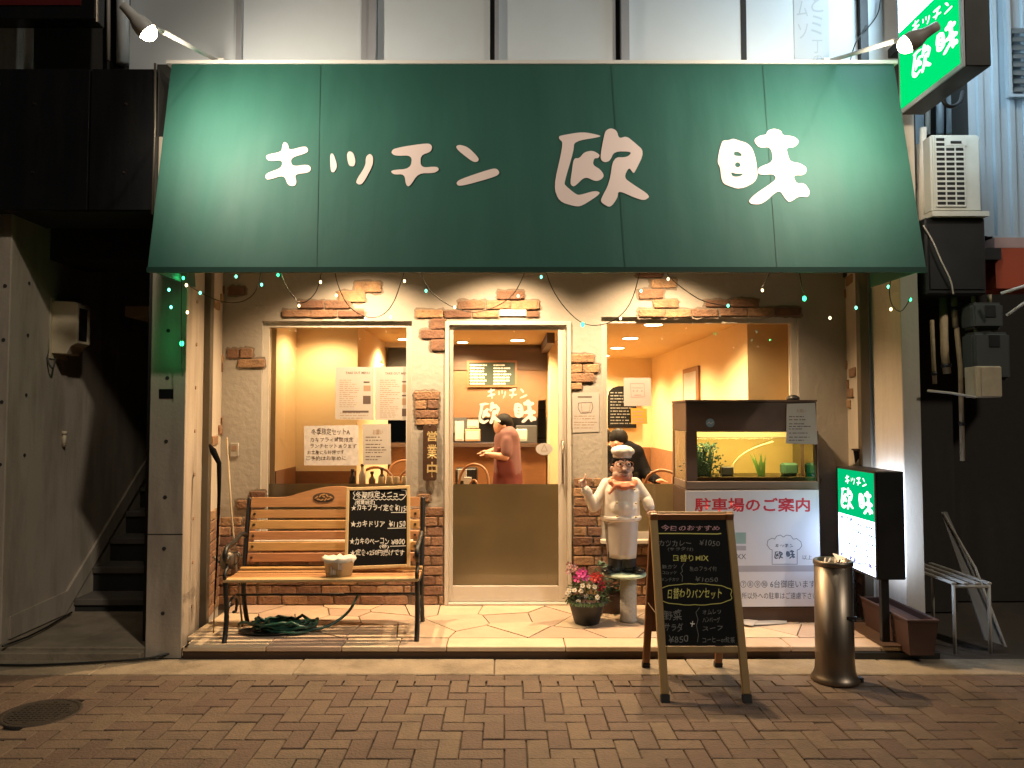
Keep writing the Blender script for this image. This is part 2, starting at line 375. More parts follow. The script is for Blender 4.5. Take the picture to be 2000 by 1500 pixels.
for c in rest:
    hx, hy = (.1, .0486) if c[2] == 0 else (.0486, .1)
    z = rnd.uniform(-.0015, .0015); e = .004
    b.poly([(c[0]-hx, c[1]-hy, -.03), (c[0]+hx, c[1]-hy, -.03), (c[0]+hx, c[1]+hy, -.03), (c[0]-hx, c[1]+hy, -.03),
            (c[0]-hx+e, c[1]-hy+e, z), (c[0]+hx-e, c[1]-hy+e, z), (c[0]+hx-e, c[1]+hy-e, z), (c[0]-hx+e, c[1]+hy-e, z)],
           [(0, 1, 5, 4), (1, 2, 6, 5), (2, 3, 7, 6), (3, 0, 4, 7), (4, 5, 6, 7)])
o = b.build('paving_field', m_paver, pav); o['kind'] = 'stuff'
# a row of edging pavers and the concrete strip along the step
kerb = thing('kerb_strip', 'pale concrete kerb strip between brick pavement and shop step', kind='structure')
x = -3.6
while x < 3.3:
    l = 1.18 if x < 2.2 else 1.2
    B().box(x+.002, x+l-.002, 4.545, 4.828, -.03, .007+random.uniform(-.002, .002)).build('kerb_slab', m_kerb, kerb, bevel=.006); x += l
x = -3.6
while x < 3.3:
    B().box(x+.002, x+.198, 4.452, 4.541, -.03, .001+random.uniform(-.002, .002)).build('edging_paver', m_paver, kerb, bevel=.004); x += .2
mh = thing('manhole_cover', 'dark round iron manhole cover set in the brick pavement', 'manhole cover', loc=(-2.36, 3.98, 0))
B().lathe([(.19, -.03), (.19, .001), (.185, .003), (.168, .003), (.165, -.001)], (-2.36, 3.98, 0), 32).build('frame', m_manhole, mh, True)
b = B().lathe([(.163, -.02), (.163, .002)], (-2.36, 3.98, 0), 32)
for i in range(-5, 6):
    for j in range(-5, 6):
        if i*i+j*j < 26: b.box(-2.36+i*.027-.009, -2.36+i*.027+.009, 3.98+j*.027-.006, 3.98+j*.027+.006, .0021, .0045)
b.build('lid', m_manhole, mh)

# shop step with irregular flagstones
step = thing('shop_step', 'low tan step paved with irregular flagstones before the door', kind='structure')
XL, XR = -2.0, 2.616
B().box(XL, XR, 4.87, 6.02, -.02, ZF-.012).build('step_base', m_mortar, step)
B().box(-2.0, 2.616, 4.845, 4.8695, -.02, .052).build('step_riser', m_darkbrown, step)
x = -2.0
for wd in (.52, .47, .35, .30, .74, .78, .62, .56, .27):
    B().box(x+.003, x+wd-.003, 4.83, 5.02, ZF-.030, ZF+random.uniform(-.001, .001)).build('edge_slab', m_flag, step, bevel=.004); x += wd
# voronoi stones
def clip(poly, p, n):
    out = []
    for a, c in zip(poly, poly[1:]+poly[:1]):
        da, dc = (a-p).dot(n), (c-p).dot(n)
        if da <= 0: out.append(a)
        if da*dc < 0: out.append(a+(c-a)*(da/(da-dc)))
    return out
rs = random.Random(11); seeds = []
while len(seeds) < 44:
    s = Vector((rs.uniform(-2.0, 2.55), rs.uniform(5.03, 5.9)))
    if all((s-q).length > .19 for q in seeds): seeds.append(s)
for s in seeds:
    poly = [Vector((-2.05, 5.028)), Vector((2.61, 5.028)), Vector((2.61, 5.93)), Vector((-2.05, 5.93))]
    for q in seeds:
        if q is s: continue
        d = (q-s).normalized(); poly = clip(poly, (s+q)/2-d*.0045, d)
        if len(poly) < 3: break
    if len(poly) >= 3:
        z = ZF+rs.uniform(-.003, .002)
        B().prism([(p.x, p.y, ZF-.02) for p in poly], (0, 0, z-ZF+.02)).build('flagstone', m_flag, step)

# ================================================================ the shop building
shop = thing('shop_building', 'small restaurant frontage of stucco and scattered brown bricks under an awning', 'building', loc=(0, YW, 0))
wallp, wn = (0, YW, 0), Vector((0, -1, 0))
def W(px, py): return at(px, py, YW)
# openings in wall coordinates
LW = (W(521, 0).x, W(808, 0).x, W(0, 1052).z, W(0, 627).z)
DO = (W(872, 0).x, W(1112, 0).x, ZF, W(0, 628).z)
RW = (W(1171, 0).x, W(1548, 0).x, W(0, 1052).z, W(0, 619).z)
xl, xr, zt = W(445, 0).x, W(1640, 0).x, 3.0
fw = B()
T0, T1 = YW, YW+.14
fw.box(xl-.1, LW[0], T0, T1, 0, zt).box(LW[0], LW[1], T0, T1, LW[3], zt).box(LW[0], LW[1], T0, T1, 0, LW[2])
fw.box(LW[1], DO[0], T0, T1, 0, zt).box(DO[0], DO[1], T0, T1, DO[3], zt).box(DO[1], RW[0], T0, T1, 0, zt)
fw.box(RW[0], RW[1], T0, T1, RW[3], zt).box(RW[0], RW[1], T0, T1, 0, RW[2]).box(RW[1], xr+.1, T0, T1, 0, zt)
facade = fw.build('facade_wall', m_plaster, shop)
bmesh_bricks = [unit_piece('brick', 20+s, .09, .035, (1, 1, 1), m_brick) for s in range(6)]
m_bdark = m_brick
def brick(x0, x1, z0, z1, y, parent, depth=.03, rz=0):
    o = bpy.data.objects.new('brick', random.choice(bmesh_bricks)); col.objects.link(o); o.parent = parent
    o.location = Vector(((x0+x1)/2, y, (z0+z1)/2))-root_loc(parent)
    o.scale = (abs(x1-x0), depth*random.uniform(.85, 1.25), abs(z1-z0)); o.rotation_euler = (0, random.uniform(-.012, .012), rz); return o
scatter = '''691 550 745 572;660 568 713 591;583 587 634 603;634 587 686 603;551 605 605 620;606 605 659 620;660 606 712 620;445 681 468 700;469 680 494 700;466 701 518 718;
813 605 866 621;867 606 920 621;922 607 974 621;1029 608 1053 620;895 587 948 604;949 587 999 604;1000 587 1054 605;972 568 1024 585;841 622 871 643;822 644 870 662;841 663 870 686;
809 764 857 781;810 782 834 800;835 781 857 799;810 801 857 817;813 818 856 830;1114 692 1160 709;1114 711 1137 728;1138 711 1170 728;1114 729 1161 747;1114 748 1137 761;
1243 528 1295 543;1270 545 1321 563;1246 565 1296 584;1275 585 1324 602;1246 604 1298 620;1299 604 1350 620;1351 604 1403 619;1405 602 1457 618;1458 601 1510 618;1511 601 1564 617;1376 586 1425 600;1426 584 1480 600;
489 959 519 976;463 977 519 993;816 964 840 980;1560 930 1600 950;448 560 480 577'''
SM = []
for s in scatter.replace('\n', '').split(';'):
    a = [float(v) for v in s.split()]
    p0, p1 = W(a[0], a[3]), W(a[2], a[1]); SM.append((p0.x, p1.x, p0.z, p1.z)); brick(p0.x+.002, p1.x-.002, p0.z+.002, p1.z-.002, YW, facade)
sm = B(); rq = random.Random(21)       # smeared mortar round the exposed bricks
for i_, (a0, a1, c0_, c1_) in enumerate(SM):
    pts_ = []
    for t_ in range(22):
        th = 2*math.pi*t_/22; ex = (abs(math.cos(th))**8+abs(math.sin(th))**8)**-.125; k_ = rq.uniform(.004, .022)
        pts_.append(((a0+a1)/2+math.cos(th)*ex*((a1-a0)/2+k_), YW-.0004-.00006*i_, (c0_+c1_)/2+math.sin(th)*ex*((c1_-c0_)/2+k_)))
    sm.poly(pts_, [tuple(range(22))])
sm.build('mortar_smear', M('mortar_smear', (.235, .19, .15), .95, var=.3, scale=30, bump=.6, bscale=60), facade)['kind'] = 'stuff'
def courses(x0, x1, z0, z1, y, parent, L=.2, h=.074, seed=0):
    rr = random.Random(seed); z = z0; k = 0
    while z+h*.6 < z1:
        x = x0-(L/2 if k % 2 else rr.uniform(0, .06))
        while x < x1-.02:
            l = L*rr.uniform(.9, 1.08); a, c = max(x, x0), min(x+l, x1)
            if c-a > .035: brick(a+.005, c-.005, z+.005, z+h-.005, y, parent)
            x += l
        z += h; k += 1
zb = W(0, 990).z
courses(LW[1]+.01, DO[0]-.005, ZF, zb, YW, facade, seed=1)
courses(xl+.0, LW[0]-.01, ZF, zb-.03, YW, facade, seed=2)
courses(LW[0]-.005, LW[1]+.005, ZF, LW[2]-.03, YW, facade, seed=3)
courses(DO[1]+.012, RW[0]-.005, ZF, W(0, 938).z, YW, facade, seed=4)
courses(RW[0], RW[1]-.7, ZF, LW[2]-.03, YW, facade, seed=5)
B().box(xl-.09, LW[1]+.22, T0-.004, T0-.001, .04, LW[2]-.02).build('mortar_bed', m_mortar, facade)
B().box(DO[1]+.004, RW[1], T0-.004, T0-.001, .04, LW[2]-.02).build('mortar_bed', m_mortar, facade)
pl = B().box(W(976, 0).x, W(1027, 0).x, YW-.014, YW-.001, W(0, 617).z, W(0, 605).z).build('name_plate', m_white, facade)
dashes([(996, 610, 999, 613), (1006, 609, 1008, 613), (1011, 609, 1013, 613)], (0, YW-.014, 0), wn, m_inkb, facade, .001, 'plate_print')
# splayed side walls with their own bricks
def sidewall(xf_, xb, yf, yb, sgn, seed):
    n = Vector((xb-xf_, yb-yf, 0)); L = n.length; n.normalize(); e = Vector((n.y, -n.x, 0))*sgn
    o = -e*.1
    b = B().prism([(xf_, yf, 0), (xb, yb, 0), (xb-e.x*.1, yb-e.y*.1, 0), (xf_-e.x*.1, yf-e.y*.1, 0)], (0, 0, 3.0))
    sw = b.build('side_wall', m_cream, shop)
    rz = math.atan2(n.y, n.x); rr = random.Random(seed)
    def sb(s0, s1, z0, z1):
        c = Vector((xf_, yf, 0))+n*((s0+s1)/2); o = bpy.data.objects.new('brick', rr.choice(bmesh_bricks)); col.objects.link(o); o.parent = sw
        o.location = Vector((c.x, c.y, (z0+z1)/2))-root_loc(shop); o.scale = (s1-s0, .026, z1-z0); o.rotation_euler = (0, 0, rz)
    z = ZF; k = 0
    while z < .80:
        s = -.1*(k % 2)
        while s < L:
            a, c = max(s, 0), min(s+.2, L-.01)
            if c-a > .04: sb(a+.005, c-.005, z+.005, z+.07)
            s += .2
        z += .075; k += 1
    for s0, z0 in ((.05, 1.30), (.30, 1.375), (.55, 1.36), (.75, 1.44), (.05, 2.3), (.3, 2.375), (.62, 2.45), (.4, 1.85), (.7, 1.92)) if sgn > 0 else ((.1, 1.8), (.35, 1.72), (.2, 1.65), (.5, 1.87), (.15, 2.5), (.4, 2.42), (.3, 1.57)):
        sb(s0, min(s0+.2, L-.02), z0, z0+.066)
    return sw
swl = sidewall(at(409, 900, 5.49).x, xl, 5.49, YW-.001, 1, 1)
swr = sidewall(at(1682, 900, 5.49).x, xr, 5.49, YW-.001, -1, 2)
# soffit under the awning and its three lamps
B().box(-2.24, 2.617, 4.97, YW+.13, 2.99, 3.06).build('soffit', m_cream, shop)
for i, px in enumerate((702, 982, 1288)):
    X = at(px, 600, 5.66).x
    f = B().lathe([(.05, 2.93), (.055, 2.935), (.055, 2.989)], (X, 5.36, 0), 16).build('soffit_lamp', m_white, shop, True)
    B().lathe([(.001, 2.885), (.03, 2.895), (.038, 2.915), (.03, 2.932)], (X, 5.36, 0), 16).build('bulb', EM('soffit_bulb_glow', (1, .74, .42), 9), f, True)
    l = bpy.data.lights.new('soffit_light', 'SPOT'); l.energy = 225; l.color = (1, .68, .38); l.shadow_soft_size = .03; l.spot_size = R(126); l.spot_blend = .75
    lo = bpy.data.objects.new('soffit_light', l); col.objects.link(lo); lo.parent = f; lo.location = Vector((X, 5.36, 2.85))-root_loc(shop); lo.rotation_euler = (R(2), 0, 0)
# pillars with formwork tie holes, and shutter rails
def px_w(px, Y): return (px-CX)/F*Y*1.0
pil = B().hexa([(x, y, z) for z in (0, 3.3) for x, y in ((-2.238, 4.85), (-2.013, 4.85), (-2.238, 5.48), (-2.142, 5.48))]).build('pillar', m_concrete, shop, bevel=.004); pil['label'] = 'bare concrete pillar beside the dark stairwell'
pir = B().box(2.618, 2.738, 5.05, 5.56, 0, 4.6).build('pillar', m_cream, shop, bevel=.004); pir['label'] = 'cream rendered pillar beside the dark alley with gas meters'
for z in (.28, .68, 1.0, 1.35, 1.75, 2.05):
    B().cyl((-2.13, YP-.004, z), (-2.13, YP+.0, z), .012, n=10).build('tie_hole', m_dark, pil)
B().box(-2.237, -2.015, YP-.0015, YP-.0005, .765, .772).build('formwork_joint', m_dark, pil)
B().box(-2.18, -2.09, YP-.004, YP-.001, 1.62, 1.68).build('name_plate', m_blackgloss, pil)
for k in range(8): B().cyl((-2.066, 5.15, .25+k*.29), (-2.076, 5.15, .25+k*.29), .012, n=8).build('tie_hole', m_inkb, pil)
B().box(at(390, 800, 5.43).x, at(409, 800, 5.43).x, 5.43, 5.487, 0, 3.0).build('shutter_rail', m_rail, shop, bevel=.004)
B().box(at(1682, 800, 5.43).x, at(1700, 800, 5.43).x, 5.43, 5.487, 0, 3.0).build('shutter_rail', m_rail, shop, bevel=.004)
# windows
def window(x0, x1, z0, z1, zf, mull=None):
    wd = thing_part('window', shop); t = .045; y0, y1 = YW+.03, YW+.09
    fr = B().box(x0, x0+t, y0, y1, z0, z1).box(x1-t, x1, y0, y1, z0, z1).box(x0+t, x1-t, y0, y1, z1-t, z1).box(x0+t, x1-t, y0, y1, z0, z0+t)
    fr.build('frame', m_alu, wd)
    B().box(x0-.02, x1+.02, YW-.075, YW+.03, z0-.028, z0).build('sill', m_cream, wd, bevel=.004)
    B().box(x0+t, x1-t, YW+.055, YW+.061, z0+t, z1-t).build('pane', m_glass, wd)
    B().box(x0+t, x1-t, YW+.063, YW+.065, z0+t, zf).build('frosted_film', m_frost, wd)
    return wd
def thing_part(name, parent):
    o = bpy.data.objects.new(name, None); col.objects.link(o); o.parent = parent; o.empty_display_size = .05; return o
zfr = at(0, 945, YW+.06).z
window(*LW, zfr); window(*RW, zfr)
# door
dr = thing_part('door', shop)
dx0, dx1, dz0, dz1 = DO
b = B()
b.box(dx0, dx0+.03, YW-.02, YW+.10, dz0, dz1).box(dx1-.03, dx1, YW-.02, YW+.10, dz0, dz1).box(dx0+.03, dx1-.03, YW-.02, YW+.10, dz1-.03, dz1).box(dx0+.03, dx1-.03, YW-.03, YW+.10, dz0, dz0+.018)
b.build('door_frame', m_alu, dr, bevel=.003)
gx0, gx1, gz1, gz0 = W(887, 0).x, W(1088, 0).x, W(0, 644).z, W(0, 1145).z
b = B(); y0, y1 = YW+.01, YW+.05
b.box(dx0+.034, gx0, y0, y1, dz0+.02, dz1-.034).box(gx1, dx1-.034, y0, y1, dz0+.02, dz1-.034).box(gx0, gx1, y0, y1, gz1, dz1-.034).box(gx0, gx1, y0, y1, dz0+.02, gz0)
b.build('door_leaf', m_alu, dr, bevel=.003)
B().box(gx0, gx1, YW+.028, YW+.034, gz0, gz1).build('pane', m_glass, dr)
B().box(gx0, gx1, YW+.036, YW+.038, gz0, zfr).build('frosted_film', m_frost, dr)
B().tube([(gx1+.03, YW+.012, 1.32), (gx1+.03, YW-.03, 1.32), (gx1+.03, YW-.03, 1.0), (gx1+.03, YW+.012, 1.0)], .009).build('door_handle', m_steel, dr, True)

# ---- glyphs of the shop name, traced as outlines (second crop unit: photo px)
def G1(s): return [[(480+float(a)/1.724, 200+float(c)/1.724) for a, c in (p.split(',') for p in q.split())] for q in s.split('|')]
def G2(s): return [[(1080+float(a)/3.846, 250+float(c)/3.846) for a, c in (p.split(',') for p in q.split())] for q in s.split('|')]
GL = {
 'ki': G1('125,145 132,132 145,142 147,163 205,147 215,162 207,172 152,188 157,218 210,210 223,222 215,238 165,243 172,270 165,283 142,280 130,245 75,263 65,253 70,240 122,222 125,195 80,200 67,187 73,177 122,168'),
 'tsu': G1('288,182 292,173 300,175 312,215 300,238 288,235|345,178 353,165 368,170 375,200 368,218 350,215|410,185 425,173 436,185 432,215 395,275 380,278 370,268 408,215'),
 'chi': G1('497,170 510,155 628,137 642,148 635,168 598,180 595,222 650,217 658,228 640,240 585,240 552,285 540,280 538,243 500,245 490,230 560,225 570,180 510,182'),
 'n': G1('722,150 735,143 765,152 798,190 792,202 775,203 730,165|710,272 725,260 835,225 855,225 862,240 845,252 740,280 715,282'),
 'oua': G2('45,70 60,60 235,30 375,60 365,72 165,105 160,180 85,420 95,440 170,500 200,510 320,475 368,495 215,590 160,590 45,555 5,445 65,190 75,110 50,90'),
 'oub': G2('160,235 205,235 240,190 305,175 365,208 350,235 318,235 305,285 365,320 392,365 370,395 325,410 245,372 172,440 150,447 130,425 145,330'),
 'ouc': G2('400,60 415,20 455,2 500,20 515,85 575,65 630,110 712,185 625,345 612,345 583,302 542,380 600,425 740,515 690,550 620,530 495,475 488,530 430,603 365,565 360,540 430,420 465,228 575,228 615,185 475,183 440,255 400,268 370,250 367,210'),
 'mia': G2('1285,97 1325,97 1358,83 1395,97 1470,120 1510,165 1535,260 1545,400 1410,470 1285,430 1265,390 1255,300 1235,270 1245,190 1270,110|1363,183 1400,185 1425,205 1420,220 1362,215|1390,262 1410,274 1412,294 1390,306 1370,294 1370,274|1338,338 1375,352 1437,350 1410,370 1370,375 1345,365'),
 'mib': G2('1515,97 1565,60 1618,55 1625,25 1675,5 1735,22 1742,60 1830,65 1875,105 1835,150 1770,155 1775,200 1795,262 1870,272 1925,310 1900,362 1810,362 1835,425 1895,420 1937,480 1918,525 1850,515 1778,563 1750,540 1702,463 1575,575 1490,575 1467,550 1520,500 1655,415 1685,385 1665,355 1625,355 1590,360 1543,352 1550,302 1668,262 1650,145 1560,158'),
}
KB = (517, 276, 981, 366); OB = (1081, 250, 1273, 407); MB = (1400, 251, 1584, 401)
GROUPS = {'kitchen': (('ki', 'tsu', 'chi', 'n'), KB), 'ou': (('oua', 'oub', 'ouc'), OB), 'mi': (('mia', 'mib'), MB)}
def shopname(which, rect, p, n, mat, parent, off=.003, smooth=2, name='lettering', corners=None):
    keys, bb = GROUPS[which]; x0, y0, x1, y1 = rect or (0, 0, 1, 1)
    for i, k in enumerate(keys):
        me = flat_mesh(splines=[[(a, -c) for a, c in chaikin(q, smooth)] for q in GL[k]])
        BL, BR, TL = corners if corners else (hit(x0, y1, p, n), hit(x1, y1, p, n), hit(x0, y0, p, n))
        lay(me, BL, BR, TL, n, off+.0004*i, name, mat, parent, fit=(bb[0], -bb[3], bb[2], -bb[1]))
dpl, dn = (0, YW+.027, 0), Vector((0, -1, 0))
m_doorlett = M('door_lettering', (.86, .82, .74), .6, var=.04)
shopname('kitchen', (952, 757, 1030, 779), dpl, dn, m_doorlett, dr, .0005)
shopname('ou', (934, 784, 979, 829), dpl, dn, m_doorlett, dr, .0005)
shopname('mi', (1003, 780, 1048, 826), dpl, dn, m_doorlett, dr, .0005)
stk = B(); c0 = hit(1063, 877, dpl, dn)
stk.cyl(c0+Vector((0, -.003, 0)), c0+Vector((0, -.0005, 0)), 1, n=28); 
for v in stk.bm.verts: v.co = c0+Vector(((v.co.x-c0.x)*.066, v.co.y-c0.y, (v.co.z-c0.z)*.046))
stk.build('door_sticker', m_paper, dr)
line_on([(1063, 868), (1069, 881), (1057, 881)], 1.2, (0, YW+.024, 0), dn, m_inkb, dr, .0006, 'sticker_mark', True)

# interior: room, ceiling, kitchen
RX0, RX1, RYB, RZ = -1.27, 2.0, 10.4, 2.3
room = [('interior_wall', m_intwall, (RX1, RX1+.1, 6.3, RYB, 0, RZ)), ('interior_wall', m_intwall, (RX1+.1, 2.5, 6.3, 6.4, 0, RZ)), ('interior_wall', m_intwall, (2.4, 2.5, 6.045, 6.299, 0, RZ)),
        ('interior_wall', m_intwall, (-1.3, RX1, RYB, RYB+.1, 0, RZ)), ('interior_wall', m_intwall, (-1.92, -1.80, 6.045, 6.63, 0, RZ)), ('interior_wall', m_intwall, (-1.92, RX0, 6.631, 6.75, 0, RZ)),
        ('interior_wall', m_intwall, (RX0-.12, RX0-.001, 6.751, 8.4, 0, RZ)), ('interior_wall', m_intwall, (-3.0, RX0-.121, 8.3, 8.4, 0, RZ)), ('partition_wall', m_intwall, (.475, .56, 8.0, RYB-.001, 0, RZ)),
        ('interior_floor', m_floorint, (-3.0, 2.5, 6.045, RYB, .0, .06)), ('ceiling', m_intceil, (-3.0, 2.5, 6.045, RYB, RZ, RZ+.08))]
for nme, mt, a in room: B().box(*a).build(nme, mt, shop)
B().box(.40, .474, 7.2, 8.399, 2.2, 2.299).build('ceiling_beam', m_darkbrown, shop)
B().box(RX0, .474, 8.4, 8.5, 1.50, 2.299).build('kitchen_header', M('header_wood', (.16, .085, .04), .55, var=.2, stretch=(2, 2, 10)), shop)
B().box(-1.25, .47, 8.385, 8.399, 2.02, 2.28).build('header_board', m_darkbrown, shop)
B().box(RX1-.02, RX1-.001, 6.31, RYB-.01, .06, 1.10).build('wainscot', M('wainscot_brick', (.26, .13, .06), .8, var=.5, scale=30), shop)
B().box(.561, RX1-.03, RYB-.02, RYB-.001, .06, 1.10).build('wainscot', m_brownwood, shop)
B().box(-1.799, -1.79, 6.05, 6.62, .06, 1.08).build('wainscot', m_brownwood, shop)
B().box(-1.79, RX0, 6.615, 6.63, .06, 1.04).build('wainscot', m_brownwood, shop)
# kitchen behind the counter
B().box(RX0+.01, .46, 8.45, 8.80, .06, 1.18).build('counter', m_brownwood, shop)
B().box(RX0+.01, .465, 8.36, 8.84, 1.181, 1.22).build('counter_top', m_darkbrown, shop)
B().box(RX0+.01, .46, 10.2, 10.39, .06, 2.2).build('kitchen_wall', M('kitchen_tile', (.10, .09, .08), .4), shop)
b = B()
b.box(-.9, -.45, 9.9, 10.15, 1.30, 1.62).box(.15, .42, 9.8, 10.1, 1.05, 1.40).box(-.3, .05, 9.9, 10.1, 1.62, 1.75)
b.build('kitchen_fitting', m_kitchen, shop, bevel=.01)
# ceiling downlights
DL = [(1276, 633), (1231, 660), (1206, 679), (1178, 694), (1011, 664)]
for i, (px, py) in enumerate(DL):
    c = gz(px, py, RZ-.004); r = .075 if i < 4 else .07
    d = B().lathe([(r*1.15, RZ-.009), (r*1.15, RZ-.001), (r, RZ-.001)], (c.x, c.y, 0), 20).build('downlight', m_white, shop, True)
    B().lathe([(r, RZ-.013), (r, RZ-.0095)], (c.x, c.y, 0), 20).build('diffuser', m_down, d)
    l = bpy.data.lights.new('downlight_lamp', 'SPOT'); l.energy = 200; l.color = (1, .69, .37); l.spot_size = R(150); l.spot_blend = .6; l.shadow_soft_size = .06
    lo = bpy.data.objects.new('downlight_lamp', l); col.objects.link(lo); lo.parent = d; lo.location = Vector((c.x, c.y, RZ-.04))-root_loc(shop)
for (X, Y, e) in ((-.44, gz(904, 667, RZ).y, 105), (-1.02, 7.75, 110), (-1.5, 6.3, 42), (1.5, 6.2, 62)):   # further downlights; last two unseen, added at the windows to brighten the room
    d = B().lathe([(.07, RZ-.009), (.07, RZ-.001), (.06, RZ-.001)], (X, Y, 0), 16).build('downlight', m_white, shop, True)
    B().lathe([(.055, RZ-.013), (.055, RZ-.0095)], (X, Y, 0), 16).build('diffuser', m_down, d)
    l = bpy.data.lights.new('downlight_lamp', 'SPOT'); l.energy = e; l.color = (1, .69, .37); l.spot_size = R(155); l.spot_blend = .6; l.shadow_soft_size = .05
    lo = bpy.data.objects.new('downlight_lamp', l); col.objects.link(lo); lo.parent = d; lo.location = Vector((X, Y, RZ-.04))-root_loc(shop)
l = bpy.data.lights.new('kitchen_lamp', 'AREA'); l.energy = 14; l.color = (1, .85, .62); l.size = .6
lo = bpy.data.objects.new('kitchen_lamp', l); col.objects.link(lo); lo.parent = shop; lo.location = Vector((-.2, 9.4, 2.25))-root_loc(shop)
B().box(-.5, .1, 9.1, 9.7, 2.26, 2.295).build('kitchen_light_fitting', m_white, shop)

# upper storey: panels and mullions
YU = 5.05
edges = [(252, 463), (474, 705), (737, 957), (974, 1203), (1228, 1448), (1459, 1676)]
zu0, zu1 = at(0, 128, YU).z, 5.2
B().box(at(222, 0, YU).x, at(1790, 0, YU).x, YU+.05, YU+.2, 3.06, zu1).build('upper_wall', m_dark, shop)
B().box(-2.3, 2.62, 4.99, YU+.049, 3.07, zu0-.02).build('upper_band', m_dark, shop)
for a, c in edges:
    B().box(at(a, 60, YU).x, at(c, 60, YU).x, YU+.012, YU+.03, zu0-.02, zu1).build('upper_window_panel', m_upanel, shop)
for a, c, dpt in ((463, 474, .03), (706, 722, .01), (722, 736, .05), (957, 966, -.02), (966, 974, .03), (1203, 1212, -.03), (1212, 1228, .04), (1448, 1459, -.01)):
    B().box(at(a, 60, YU).x+.001, at(c, 60, YU).x-.001, YU-dpt*.8, YU+.04, zu0-.02, zu1).build('mullion', m_mull if dpt > 0 else m_black, shop)
B().box(at(1677, 60, YU).x, at(1692, 60, YU).x, YU-.03, YU+.04, zu0-.02, zu1).build('mullion', m_black, shop)
B().box(at(1693, 60, YU).x, at(1790, 60, YU).x, YU-.01, YU+.049, zu0-.02, zu1).build('upper_corner_panel', m_upanel, shop)
upl = (0, YU+.012, 0); m_faint = M('window_film_print', (.46, .47, .48), .5, var=.03); m_faint2 = M('window_film_letter', (.36, .37, .38), .5, var=.03)  # film sheet and the slightly darker letters on it
B().box(at(1552, 60, YU).x, at(1620, 60, YU).x, YU+.009, YU+.0115, zu0, zu1-.1).build('window_film', m_faint, shop)
for ch, rc in (('と', (1584, -12, 1608, 24)), ('ミ', (1584, 30, 1606, 68)), ('丁', (1586, 78, 1606, 104)), ('の', (1588, 108, 1606, 122)), ('ム', (1556, 2, 1578, 32)), ('ソ', (1558, 46, 1578, 76))):
    write(ch, rc, (0, YU+.009, 0), wn, m_faint2, shop, .001, name='window_lettering')
B().tube([at(1692, 50, 4.95), at(1668, 88, 4.97), at(1660, 122, 4.98)], .004, sub=2).build('cable', m_wire, shop, True)
B().tube([at(1720, 0, 5.0), at(1715, 30, 5.0), at(1690, 60, 5.0)], .004, sub=2).build('cable', m_wire, shop, True)

# ================================================================ awning
AB, AT = 4.32, 4.80
awn = thing('awning', 'large dark green canvas awning lettered with the shop name', 'awning', loc=(-.1, 4.8, 2.3))
bl, br, tl, tr = at(288, 526, AB), at(1809, 521, AB), at(335, 123, AT), at(1746, 125, AT)
zb_ = (bl.z+br.z)/2; bl.z = br.z = zb_; zt_ = (tl.z+tr.z)/2; tl.z = tr.z = zt_
an = (br-bl).cross(tl-bl).normalized()
if an.y > 0: an = -an
# canvas: a slightly slack sheet with thickness
b = B(); NX, NZ = 180, 44; vs = []
for side in (0, 1):
    for j in range(NZ+1):
        for i in range(NX+1):
            u, v = i/NX, j/NZ
            p = (bl.lerp(br, u)).lerp(tl.lerp(tr, u), v)
            sag = -.0016+.0011*noise.noise(Vector((u*22, v*1.6, 3)))+.0011*noise.noise(Vector((u*7+v*2, v*4, 9)))-.0008*math.exp(-((u*5.02) % 1-.5)**2*300) if side == 0 else -.008
            vs.append(p+an*(sag if side == 0 else sag-.01))
S = (NX+1)*(NZ+1); idx = lambda s, i, j: s*S+j*(NX+1)+i; fs = []
for j in range(NZ):
    for i in range(NX):
        fs.append((idx(0, i, j), idx(0, i+1, j), idx(0, i+1, j+1), idx(0, i, j+1))); fs.append((idx(1, i, j), idx(1, i, j+1), idx(1, i+1, j+1), idx(1, i+1, j)))
b.poly(vs, fs)
cv = b.build('canvas', m_awn, awn, True)
def on_awn(u, v, off=0): return (bl.lerp(br, u)).lerp(tl.lerp(tr, u), v)+an*off
# side gussets, valance hem, top strip, seams
for p0, p1, s in ((bl, tl, 1), (br, tr, -1)):
    back = Vector((p0.x+s*.0, 4.97, p0.z)); top = Vector((p1.x, 4.97, p1.z))
    b = B().prism([p0-an*.03, p1-an*.03, top, back], (s*.012, 0, 0)); b.build('side_gusset', m_awn, awn)
b = B().prism([bl+Vector((0, -.012, -.025)), br+Vector((0, -.012, -.025)), br+Vector((0, -.012, 0.004)), bl+Vector((0, -.012, 0.004))], (0, .03, 0)); b.build('bottom_hem', M('awning_hem', (.006, .05, .033), .7), awn)
b = B().prism([tl+Vector((-.03, -.01, -.004)), tr+Vector((.02, -.01, -.004)), tr+Vector((.02, -.01, .018)), tl+Vector((-.03, -.01, .018))], (0, .20, 0)); b.build('top_strip', m_white, awn)
m_seam = M('awning_seam', (.007, .06, .040), .7)
for px in (624, 1214, 1510):
    p0, p1 = hit(px-6 if px < 900 else px+8, 524, bl, an), hit(px+(2 if px < 900 else -20), 128, bl, an)
    e = Vector((.0025, 0, 0)); b = B().poly([p0-e+an*.0012, p0+e+an*.0012, p1+e+an*.0012, p1-e+an*.0012], [(0, 1, 2, 3)]); b.build('seam', m_seam, awn)
for px0, px1 in ((330, 300), (1742, 1772)):
    pass
shopname('kitchen', KB, bl, an, m_lett, awn, .0016); shopname('ou', OB, bl, an, m_lett, awn, .0016); shopname('mi', MB, bl, an, m_lett, awn, .0016)

